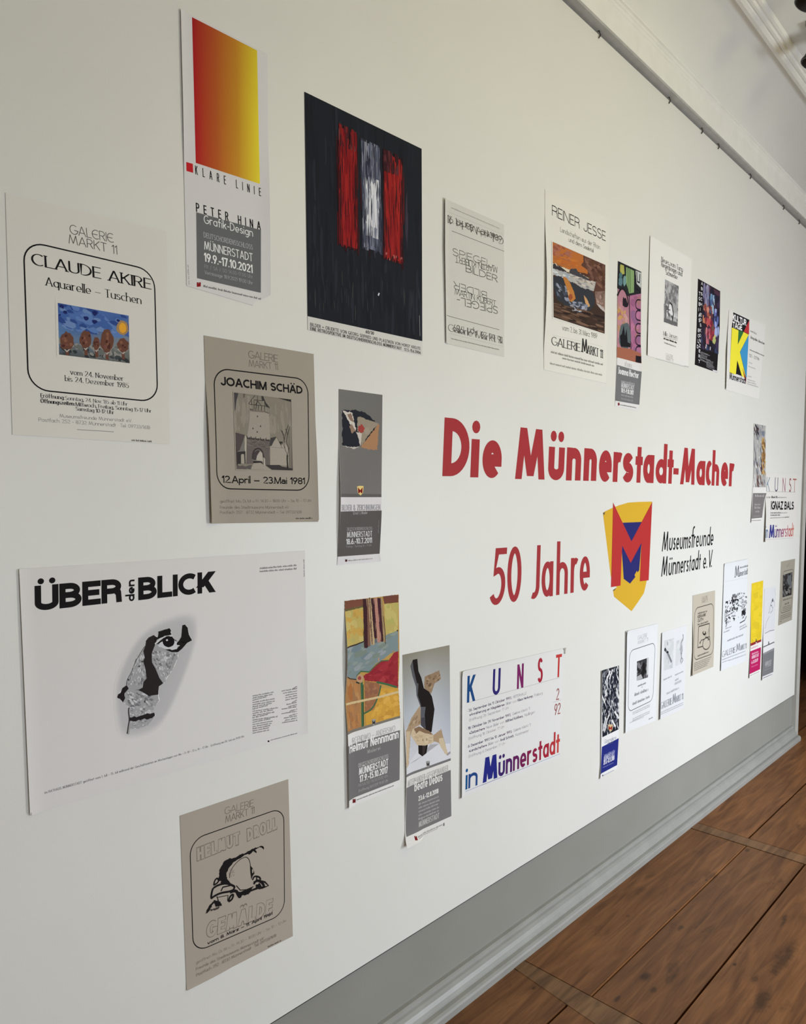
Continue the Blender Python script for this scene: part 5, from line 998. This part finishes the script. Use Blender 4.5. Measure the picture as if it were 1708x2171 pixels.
# -- beige pot poster
p = Sheet('exhibition_poster', 'light beige poster with rounded frame and line drawing of a round pot', (1450, 1160, 6.832),
          [(120, 700), (443, 626), (436, 1200), (418, 1732), (88, 1870), (112, 1500)], (190, 185, 172), .93, curl=[('L', .05, .009, .3, 1)], seed=37)
f = (84, 80, 74)
p.part('gallery_name'); p.text('GALERIE', (250, 765), (335, 745), 48, (150, 146, 136), .1, .03); p.text('MARKT 11', (250, 812), (335, 792), 44, (150, 146, 136), .1, .03)
p.part('rounded_frame'); p.rrect([(148, 888), (422, 810), (416, 1540), (134, 1642)], .04, .004, f)
p.part('title'); p.greek((192, 975), (328, 936), 34, f, .9); p.text('KERAMIK', (190, 1034), (308, 998), 46, f, .2, .03); p.text('GUTH', (190, 1090), (272, 1064), 46, f, .2, .03); p.greek((190, 1136), (342, 1088), 36, f, .9)
p.part('picture'); p.line([(205, 1150), (360, 1105), (356, 1300)], .006, f); p.line([(205, 1150), (192, 1455), (262, 1438)], .006, f)
p.line([(262, 1400), (275, 1345), (310, 1310), (350, 1320), (374, 1370), (366, 1440), (325, 1485), (280, 1475), (262, 1430)], .006, f, True); p.line([(300, 1305), (365, 1300), (366, 1330), (335, 1345)], .005, f); p.line([(225, 1400), (240, 1350), (290, 1330)], .005, f); p.poly([(258, 1245), (270, 1215), (310, 1225), (312, 1260), (290, 1280), (270, 1272)], (46, 42, 40), .002); p.poly([(268, 1222), (300, 1220), (296, 1250), (275, 1250)], (180, 175, 162)); p.line([(345, 1180), (350, 1210), (300, 1300)], .003, (130, 126, 118)); p.line([(220, 1395), (232, 1370)], .01, f)
p.part('fine_print'); p.greek((190, 1588), (356, 1522), 28, f, 1)
for i in range(5): p.greek((138, 1692+i*26), (385-i*14, 1594+i*30), 18, (130, 126, 118), .9)
p.flush()

# -- ink town drawing
p = Sheet('exhibition_poster', 'white poster with black ink drawing of a town, left of the yellow poster', (1450, 1160, 6.832),
          [(570, 240), (912, 168), (892, 1645), (512, 1795), (532, 1300)], (218, 223, 228), 1.03, curl=[('L', .04, .006, .0, 1), ('T', .04, .004, 0, 1)], seed=39)
f = (70, 72, 78)
p.part('gallery_name'); p.text('M', (728, 440), (788, 428), 165, (52, 54, 60), .12, .03, serif=True); p.greek((800, 310), (918, 282), 36, f, .8); p.text('ünnerstadt', (788, 425), (916, 388), 84, f, .11, .02, serif=True)
p.part('picture', M_PAINT); q = [(590, 690), (906, 640), (900, 1045), (580, 1150)]; ik = [(40, 40, 46), (84, 86, 92), (130, 132, 138), (26, 26, 30)]
p.dabs(q, 46, ik, .035, .04, .6, u=(.02, .62), v=(.2, .58), rough=.6); p.dabs(q, 20, ik, .02, .09, u=(.3, .55), v=(.02, .35), rough=.5); p.dabs(q, 30, [(150, 152, 158), (110, 112, 118), (176, 178, 184)], .05, .03, .5, u=(.55, 1), v=(0, .5)); p.dabs(q, 16, ik, .03, .07, .3, u=(.76, .98), v=(.5, .92), rough=.5); p.dabs(q, 26, [(140, 142, 148), (100, 102, 108), (60, 60, 66)], .035, .03, .7, u=(.02, .7), v=(.55, .95), rough=.6); p.dabs(q, 20, [(224, 228, 233)], .03, .04, .3, u=(.1, .7), v=(.3, .9))
p.line([(690, 780), (698, 690)], .006, f); p.line([(765, 740), (768, 660)], .003, (130, 132, 138)); p.line([(590, 920), (585, 1090), (600, 1060), (622, 1080), (596, 1160)], .006, (60, 60, 66)); p.line([(618, 1000), (720, 930)], .004, (90, 92, 98)); p.line([(800, 1100), (870, 1060), (898, 1000)], .006, (70, 72, 78)); p.line([(590, 500), (910, 440)], .001, (180, 184, 190))
p.part('lettering'); f2 = (130, 134, 142); p.greek((592, 1190), (680, 1155), 20, f2, .9); p.greek((570, 1242), (652, 1210), 22, f2, .9); p.greek((796, 1170), (890, 1120), 26, f2, .8); p.greek((800, 1205), (905, 1150), 26, f2, .8); p.greek((620, 1368), (848, 1278), 32, f2, .9)
p.text('GALERIE', (540, 1598), (738, 1522), 84, (110, 114, 122), .16, .03, serif=True); p.text('M', (748, 1512), (802, 1492), 108, (100, 104, 112), .17, .03, serif=True); p.text('ARKT 11', (806, 1496), (896, 1460), 72, (110, 114, 122), .16, .03, serif=True)
p.part('fine_print'); p.greek((540, 1640), (880, 1510), 16, (150, 154, 162), .9); p.greek((640, 1650), (890, 1560), 22, (160, 164, 172), .8); p.greek((545, 1675), (640, 1640), 14, (150, 154, 162), .9); p.flush()

# -- yellow and magenta banner
p = Sheet('exhibition_poster', 'narrow poster with plain yellow field above a magenta panel', (1450, 1160, 6.832),
          [(970, 522), (1142, 478), (1128, 1000), (1100, 1815), (922, 1902), (945, 1500)], (222, 222, 220), .95, curl=[('L', .03, .007, .3, 1)], seed=41)
p.part('picture'); p.poly([(974, 526), (1140, 482), (1112, 1345), (954, 1410), (960, 900)], (216, 190, 42)); p.dabs([(978, 540), (1135, 500), (1110, 1330), (958, 1390)], 30, [(220, 196, 50), (208, 184, 44)], .25, .05); p.poly([(954, 1396), (1112, 1334), (1112, 1366), (953, 1436)], (140, 42, 48)); p.poly([(1030, 1375), (1032, 1340), (1038, 1320), (1044, 1345), (1046, 1385), (1036, 1392)], (60, 40, 40)); p.poly([(1030, 1382), (1048, 1375), (1040, 1400)], (222, 222, 220))
p.part('heading'); p.greek((960, 1480), (1060, 1438), 30, (206, 150, 170), .9)
p.part('magenta_panel'); p.poly([(945, 1512), (1108, 1448), (1094, 1768), (929, 1846)], (176, 30, 92)); p.part('lettering'); wl = (222, 190, 206); p.greek((974, 1560), (1076, 1520), 28, wl, .9); p.text('MÜNNERSTADT', (972, 1622), (1076, 1580), 48, wl, .15, .02); p.text('4.-30.10.09', (968, 1698), (1064, 1652), 50, wl, .2, .02); p.greek((968, 1745), (1060, 1705), 22, (206, 120, 160), .9)
p.part('fine_print'); p.greek((945, 1868), (1080, 1806), 12, (140, 140, 144), .9); p.flush()

# -- pale drawing banner
p = Sheet('exhibition_poster', 'narrow poster with pale figure drawing above a grey panel, right of the yellow poster', (1450, 1160, 6.832),
          [(1160, 602), (1328, 562), (1306, 1300), (1285, 1855), (1106, 1932), (1120, 1500), (1140, 1200)], (214, 216, 218), .94, curl=[('L', .03, .008, .35, 1)], seed=43)
p.part('picture', M_PAINT); p.poly([(1162, 606), (1326, 566), (1304, 1200), (1142, 1262)], (206, 209, 213)); d_ = (120, 122, 130)
for l, w_ in (([(1275, 740), (1262, 800), (1240, 850), (1232, 930), (1215, 960)], .004), ([(1280, 745), (1300, 800), (1305, 860)], .003), ([(1262, 860), (1280, 880), (1272, 920), (1240, 960)], .004), ([(1300, 600), (1320, 700)], .002), ([(1230, 1000), (1190, 1080), (1165, 1180)], .003), ([(1255, 800), (1290, 780)], .004), ([(1165, 1250), (1240, 1210), (1300, 1200)], .004), ([(1245, 840), (1268, 850)], .006)): p.line(l, w_, d_)
p.poly([(1262, 775), (1276, 740), (1286, 775), (1270, 790)], (90, 92, 100), .002); p.poly([(1140, 1440), (1302, 1366), (1301, 1382), (1139, 1456)], (92, 96, 100)); p.poly([(1212, 1412), (1214, 1366), (1222, 1362), (1230, 1404)], (80, 82, 88))
p.part('grey_panel'); p.poly([(1134, 1542), (1299, 1458), (1286, 1808), (1111, 1882)], (112, 115, 119)); p.part('lettering'); p.greek((1146, 1558), (1285, 1495), 36, (150, 153, 157), .9)
wl = (164, 167, 171); p.greek((1168, 1678), (1258, 1640), 22, wl, .9); p.text('MÜNNERSTADT', (1166, 1716), (1258, 1676), 38, wl, .15, .02); p.text('7.7.2010', (1166, 1750), (1254, 1715), 36, wl, .2, .02); p.greek((1160, 1790), (1250, 1752), 16, (140, 143, 147), .9)
p.part('fine_print'); p.greek((1130, 1905), (1270, 1845), 14, (96, 98, 104), 1); p.flush()

# -- last beige poster
p = Sheet('exhibition_poster', 'small dark beige poster with framed black and white picture, nearest the wall corner', (1450, 1160, 6.832),
          [(1400, 210), (1602, 168), (1578, 650), (1555, 1052), (1358, 1136), (1380, 700)], (152, 147, 133), .86, seed=45)
f = (92, 88, 80)
p.part('rounded_frame'); p.rrect([(1426, 352), (1582, 318), (1544, 908), (1388, 962)], .035, .004, f)
p.part('picture', M_PAINT); q = [(1427, 404), (1564, 360), (1550, 690), (1418, 728)]; p.poly(q, (46, 45, 44)); p.dabs(q, 34, [(34, 33, 33), (70, 70, 70), (96, 98, 98), (28, 27, 27)], .12, .08, .4); p.poly([(1500, 420), (1550, 390), (1545, 540), (1500, 540), (1480, 480)], (92, 96, 98), .003); p.dabs(q, 12, [(120, 120, 116), (104, 102, 98)], .08, .06, .3, u=(.2, .9), v=(.6, 1)); p.poly([(1450, 600), (1490, 560), (1500, 600), (1470, 640)], (28, 26, 26))
p.part('lettering'); p.greek((1480, 300), (1530, 250), 40, (130, 125, 113), .6); p.greek((1424, 780), (1550, 740), 30, f, .9); p.greek((1452, 840), (1516, 815), 34, f, .9)
for y in (880, 905, 930): p.greek((1420, y), (1536, y-38), 14, (108, 104, 94), .9)
for y in (1005, 1030, 1055): p.greek((1386, y), (1540, y-58), 16, (112, 107, 97), .9)
p.greek((1384, 1085), (1405, 1078), 18, f, 1); p.flush()

# -- mottled narrow poster
p = Sheet('exhibition_poster', 'narrow poster with grey and gold mottled picture, left of the last spaced letters poster', (1570, 870, 7.0),
          [(190, 192), (367, 228), (362, 900), (330, 1350), (310, 1662), (138, 1672), (146, 1500), (180, 1000)], (206, 203, 194), .82, curl=[('R', .03, .006, .6, 1), ('L', .03, .005, .5, 1)], seed=47)
p.part('picture', M_PAINT); q = [(190, 195), (365, 230), (360, 1142), (178, 1142)]; p.poly(q, (158, 156, 150)); p.dabs(q, 90, [(186, 184, 176), (110, 110, 116), (84, 84, 92), (200, 198, 188), (132, 132, 136)], .07, .022, .9, rough=.5); p.dabs(q, 34, [(168, 134, 78), (146, 108, 58), (120, 88, 54), (176, 148, 96)], .07, .04, .2, u=(.66, 1), v=(.2, .8)); p.dabs(q, 24, [(88, 62, 62), (60, 52, 62), (110, 84, 66)], .06, .025, .6, u=(.3, 1), v=(.62, 1)); p.dabs(q, 10, [(70, 40, 42), (50, 46, 50)], .08, .02, .3, u=(0, .4), v=(0, .2)); p.poly([(290, 310), (345, 310), (350, 390), (310, 370)], (110, 116, 124), .003)
p.part('grey_panel'); p.poly([(180, 1142), (360, 1142), (358, 1228), (188, 1228)], (206, 203, 194)); p.poly([(176, 1228), (358, 1228), (340, 1320), (310, 1592), (146, 1608), (165, 1400)], (112, 107, 104)); p.part('lettering'); wl = (158, 154, 150); p.greek((205, 1282), (336, 1284), 40, (170, 166, 162), .9); p.greek((200, 1410), (284, 1408), 30, wl, .9); p.greek((198, 1460), (284, 1458), 42, wl, .9); p.greek((210, 1515), (270, 1513), 36, wl, .9); p.greek((180, 1580), (280, 1574), 22, (140, 136, 132), .8)
p.part('fine_print'); p.greek((155, 1642), (292, 1634), 14, (110, 107, 104), 1); p.flush()

# -- second spaced letters poster
p = Sheet('exhibition_poster', 'white poster with spaced coloured letters and bold black name, at the far right end', (1570, 870, 7.0),
          [(368, 928), (862, 962), (818, 1892), (328, 1956), (356, 1400)], (208, 205, 196), .82, curl=[('L', .05, .012, .35, 1)], seed=49)
p.part('title')
for t, a, b, ht, c in (('K', (374, 1202), (425, 1203), 212, (120, 136, 146)), ('U', (498, 1206), (543, 1207), 212, (72, 70, 96)), ('N', (610, 1208), (656, 1209), 206, (150, 92, 110)), ('S', (708, 1212), (740, 1213), 206, (130, 56, 62)), ('T', (764, 1214), (816, 1215), 200, (160, 96, 84))): p.text(t, a, b, ht, c, .1, .05)
p.line([(378, 1204), (806, 1214)], .0018, (150, 146, 140)); p.part('lettering'); p.greek((374, 1304), (440, 1303), 34, (110, 107, 104), .7); p.greek((448, 1303), (540, 1302), 38, (50, 48, 48), 1); p.greek((545, 1302), (672, 1300), 24, (130, 127, 122), .8)
p.text('IGNAZ BALS', (440, 1476), (780, 1474), 130, (36, 34, 36), .22, .02); p.greek((436, 1532), (590, 1530), 30, (70, 68, 68), 1); p.greek((596, 1530), (682, 1528), 22, (150, 147, 142), .8); p.greek((436, 1566), (580, 1562), 28, (80, 78, 78), 1); p.greek((430, 1606), (640, 1596), 22, (140, 137, 132), .8); p.greek((645, 1596), (714, 1592), 26, (100, 98, 96), 1)
p.part('place_name'); p.text('in', (358, 1896), (398, 1893), 190, [(96, 120, 140), (90, 100, 140)], .13, .04); p.text('M', (413, 1897), (490, 1892), 196, (46, 48, 118), .25, .03); p.text('ünnerstadt', (494, 1892), (780, 1868), 196, [(70, 50, 100), (120, 70, 110), (160, 90, 110), (176, 86, 84), (186, 110, 90)], .12, .03); p.line([(348, 1922), (772, 1892)], .0014, (150, 150, 160)); p.flush()

# ------------------------------------------------------------------ vinyl lettering and crest on the wall itself
RED = (162, 48, 53)
def lettering(label, crop, box, rows, col, gain, name='wall_lettering'):
    p = Sheet.__new__(Sheet); p.crop, p.curl, p.boxes, p.pend, p.rnd, p.lift = crop, (), [], [], random.Random(1), .0001
    p.gain = [gain*1.0, gain*1.02, gain*1.02]
    p.cur, p.faces, p.keep = None, [], None
    pts = [ray_wall(crop[0]+a/crop[2], crop[1]+b/crop[2]) for a, b in box]
    p.x0 = min(a for a, b in pts); p.x1 = max(a for a, b in pts); p.z0 = min(b for a, b in pts); p.z1 = max(b for a, b in pts)
    p.root = bpy.data.objects.new(name, None); COL.objects.link(p.root); p.root.location = ((p.x0+p.x1)/2, 0, (p.z0+p.z1)/2); p.root.empty_display_size = .05
    p.root['label'] = label; p.root['category'] = 'lettering'
    for t, cr, a, b, ht, wt, slant in rows:
        p.crop = cr
        p.text(t, a, b, ht, col, wt, .08, upv=(ht*slant, -ht), letters='letter')
    return p
CA, CB, CC = (930, 870, 5.1758), (1240, 900, 5.1758), (1020, 1050, 4.4947)
s_ = .04
lettering('big bold red wall lettering, the long top line in the middle of the wall', CA, [(37, 60), (3250, 800)],
    [('D', CA, (37, 722), (322, 724), 645, .222, s_), ('i', CA, (343, 735), (430, 736), 640, .222, s_), ('e', CA, (470, 741), (680, 745), 638, .215, s_), ('M', CA, (835, 753), (1158, 760), 572, .215, .03),
     ('ü', CA, (1193, 765), (1368, 768), 560, .215, s_), ('n', CA, (1392, 769), (1552, 772), 552, .215, s_), ('n', CA, (1582, 773), (1724, 776), 545, .215, s_), ('e', CB, (145, 628), (284, 630), 530, .215, s_), ('r', CB, (300, 630), (404, 632), 500, .215, s_), ('s', CB, (403, 634), (522, 637), 495, .215, s_),
     ('t', CB, (543, 638), (622, 640), 440, .215, s_), ('a', CB, (630, 641), (748, 643), 475, .215, s_), ('d', CB, (767, 644), (887, 648), 410, .22, s_), ('t', CB, (895, 649), (962, 651), 408, .215, s_), ('M', CB, (1040, 656), (1197, 662), 405, .215, .07),
     ('a', CB, (1214, 664), (1309, 667), 410, .215, s_), ('c', CB, (1318, 668), (1382, 670), 415, .215, s_), ('h', CB, (1385, 670), (1464, 673), 362, .22, s_), ('e', CB, (1484, 675), (1562, 678), 400, .215, s_), ('r', CB, (1574, 678), (1634, 680), 385, .215, s_)], RED, .92)
hy = [o for o in bpy.data.objects if o.name == 'wall_lettering'][0]
def patch(root, name, crop, pts, col, gain, lay=.0003, mat=None):
    P = [ray_wall(crop[0]+a/crop[2], crop[1]+b/crop[2]) for a, b in pts]
    ar = sum(a[0]*b[1]-b[0]*a[1] for a, b in zip(P, P[1:]+P[:1]))
    if ar < 0: P = P[::-1]
    o = link(name, [(x-root.location.x, -lay, z-root.location.z) for x, z in P], [tuple(range(len(P)))], mat or M_VINYL, root, cols=[tuple(lin(v)/gain for v in col)])
    return o
patch(hy, 'hyphen', CB, [(969, 478), (1026, 482), (1023, 551), (966, 546)], RED, .92)
lettering('thinner red wall lettering with a number and a word, left of the crest', CC, [(70, 430), (1040, 1060)],
    [('5', CC, (72, 1056), (214, 1034), 550, .115, .07), ('0', CC, (242, 1028), (376, 1006), 535, .118, .02), ('J', CC, (456, 995), (550, 980), 515, .118, .03), ('a', CC, (570, 974), (680, 960), 515, .118, .02), ('h', CC, (711, 953), (820, 938), 475, .125, .02), ('r', CC, (847, 932), (918, 922), 505, .118, .02), ('e', CC, (934, 915), (1030, 902), 500, .12, .02)], RED, .98)
CD = (1390, 1100, 12.2)
lettering('small black wall lettering in two lines, right of the crest', CD, [(132, 180), (1475, 1500)],
    [(t, CD, (a, y0), (b, y1), ht, .105, .07) for t, a, y0, b, y1, ht in (('M', 150, 846, 306, 828, 510), ('u', 332, 824, 416, 814, 500), ('s', 436, 812, 494, 804, 490), ('e', 514, 802, 588, 794, 480), ('u', 608, 792, 686, 782, 470), ('m', 700, 780, 820, 762, 460), ('s', 836, 760, 890, 752, 455), ('f', 896, 752, 970, 744, 520), ('r', 960, 744, 1010, 738, 450), ('e', 1026, 734, 1098, 724, 450), ('u', 1120, 722, 1194, 712, 440), ('n', 1214, 710, 1288, 700, 440), ('d', 1306, 698, 1388, 690, 455), ('e', 1400, 688, 1472, 680, 440),
     ('M', 132, 1496, 286, 1474, 520), ('ü', 316, 1470, 402, 1456, 500), ('n', 420, 1446, 510, 1430, 490), ('n', 526, 1424, 604, 1408, 480), ('e', 622, 1404, 696, 1392, 470), ('r', 712, 1388, 768, 1376, 460), ('s', 778, 1374, 832, 1364, 455), ('t', 850, 1358, 892, 1350, 450), ('a', 908, 1346, 984, 1332, 450), ('d', 1002, 1326, 1084, 1312, 470), ('t', 1098, 1310, 1144, 1302, 440), ('e', 1212, 1296, 1284, 1284, 440), ('.', 1300, 1278, 1326, 1274, 440), ('V', 1340, 1264, 1440, 1246, 455), ('.', 1420, 1252, 1446, 1248, 440))], (18, 20, 24), 1.05)
# crest
cr = bpy.data.objects.new('museum_crest', None); COL.objects.link(cr); cr['label'] = 'yellow shield crest with a red letter M over torn blue paper'; cr['category'] = 'crest'
a_ = ray_wall(1020+1410/4.4947, 1050+600/4.4947); cr.location = (a_[0], 0, a_[1]); cr.empty_display_size = .05
patch(cr, 'shield', CC, [(1157, 168), (1185, 150), (1250, 120), (1310, 96), (1400, 70), (1500, 63), (1626, 60), (1604, 500), (1575, 815), (1548, 932), (1490, 1020), (1430, 1105), (1340, 1030), (1264, 966), (1253, 905), (1290, 880), (1232, 770), (1195, 470)], (212, 168, 44), .95, .0003)
patch(cr, 'shield_shade', CC, [(1157, 168), (1178, 160), (1170, 185), (1166, 190)], (80, 70, 60), .95, .0005); patch(cr, 'shield_shade', CC, [(1253, 905), (1285, 880), (1268, 906), (1258, 912)], (90, 76, 60), .95, .0005)
patch(cr, 'blue_paper', CC, [(1338, 262), (1528, 254), (1524, 450), (1502, 715), (1486, 735), (1480, 718), (1472, 735), (1458, 760), (1466, 778), (1415, 842), (1355, 796), (1334, 480)], (34, 36, 106), .95, .0006)
patch(cr, 'red_letter', CC, [(1254, 70), (1428, 440), (1626, 64), (1592, 810), (1508, 820), (1524, 452), (1421, 645), (1340, 480), (1324, 860), (1234, 876)], (180, 46, 46), .95, .0009)

# ------------------------------------------------------------------ picture hooks under the rail, ceiling spotlights
def hook(x, n):
    V, F = [], []
    def bar(pts, r):
        for a, b in zip(pts, pts[1:]):
            a, b = Vector(a), Vector(b); d = (b-a).normalized(); u = d.orthogonal().normalized(); w = d.cross(u); k = len(V)
            for c in (a-d*r*.5, b+d*r*.5):
                for t in range(6): V.append(tuple(c+(u*math.cos(t*math.pi/3)+w*math.sin(t*math.pi/3))*r))
            F.extend([(k+t, k+(t+1) % 6, k+6+(t+1) % 6, k+6+t) for t in range(6)]); F.append(tuple(range(k, k+6))[::-1]); F.append(tuple(range(k+6, k+12)))
    bar([(0, .003, .012), (0, -.006, .010), (.004, -.010, -.006), (.006, -.006, -.020), (.004, -.002, -.028), (0, -.006, -.031), (-.003, -.012, -.026)], .0028)
    bar([(.014, -.001, .006), (.016, -.008, -.004), (.015, -.006, -.016), (.010, -.003, -.020)], .0022)
    o = link('picture_hook', V, F, M_IRON); o.scale = (.6,)*3; o.location = (x, 0, 3.376)
    o['label'] = n; o['category'] = 'hook'; o['group'] = 'dark hooks under the picture rail'
for (px, py), n in zip(((1268, 64), (1417, 204), (1486, 268), (1521, 302), (1589, 368), (1659, 442), (1692, 476)),
        ('first', 'second', 'third', 'fourth', 'fifth', 'sixth', 'seventh')):
    hook(ray_wall(px, py)[0], 'dark iron picture hook under the grey rail, %s from the top of the photo' % n)

def spot(x, y, rz, label):
    r = bpy.data.objects.new('ceiling_spotlight', None); COL.objects.link(r); r.location = (x, y, ZC); r.rotation_euler.z = rz
    r['label'] = label; r['category'] = 'lamp'; r['group'] = 'black spotlights on the ceiling'
    V, F = boxes([(-.11, .11, -.055, .055, -.022, 0)]); link('mount', V, F, M_HOUSE, r)
    n = 20; V = []
    for z, rr in ((-.022, .014), (-.045, .014)): V += [(rr*math.cos(2*math.pi*t/n), rr*math.sin(2*math.pi*t/n), z) for t in range(n)]
    link('stem', V, [(t, (t+1) % n, n+(t+1) % n, n+t) for t in range(n)], M_BLACK, r)
    V, F = [], []
    prof = [(0, .0), (.030, .0), (.040, -.006), (.043, -.02), (.043, -.095), (.046, -.10), (.046, -.108), (.040, -.108), (.034, -.07), (0, -.065)]
    for rr, z in prof: V += [(rr*math.cos(2*math.pi*t/n), rr*math.sin(2*math.pi*t/n), z) for t in range(n)]
    for i in range(len(prof)-1): F += [(i*n+t, i*n+(t+1) % n, (i+1)*n+(t+1) % n, (i+1)*n+t) for t in range(n)]
    o = link('lamp_head', V, F, M_BLACK, r, smooth=True); o.location = (.01, 0, -.042); o.rotation_euler = (.5, .2, 0)
spot(3.19, -.555, .05, 'black ceiling spotlight nearer the viewer, at the upper right edge')
spot(3.62, -.46, .05, 'black ceiling spotlight farther down the room, cut by the right edge')
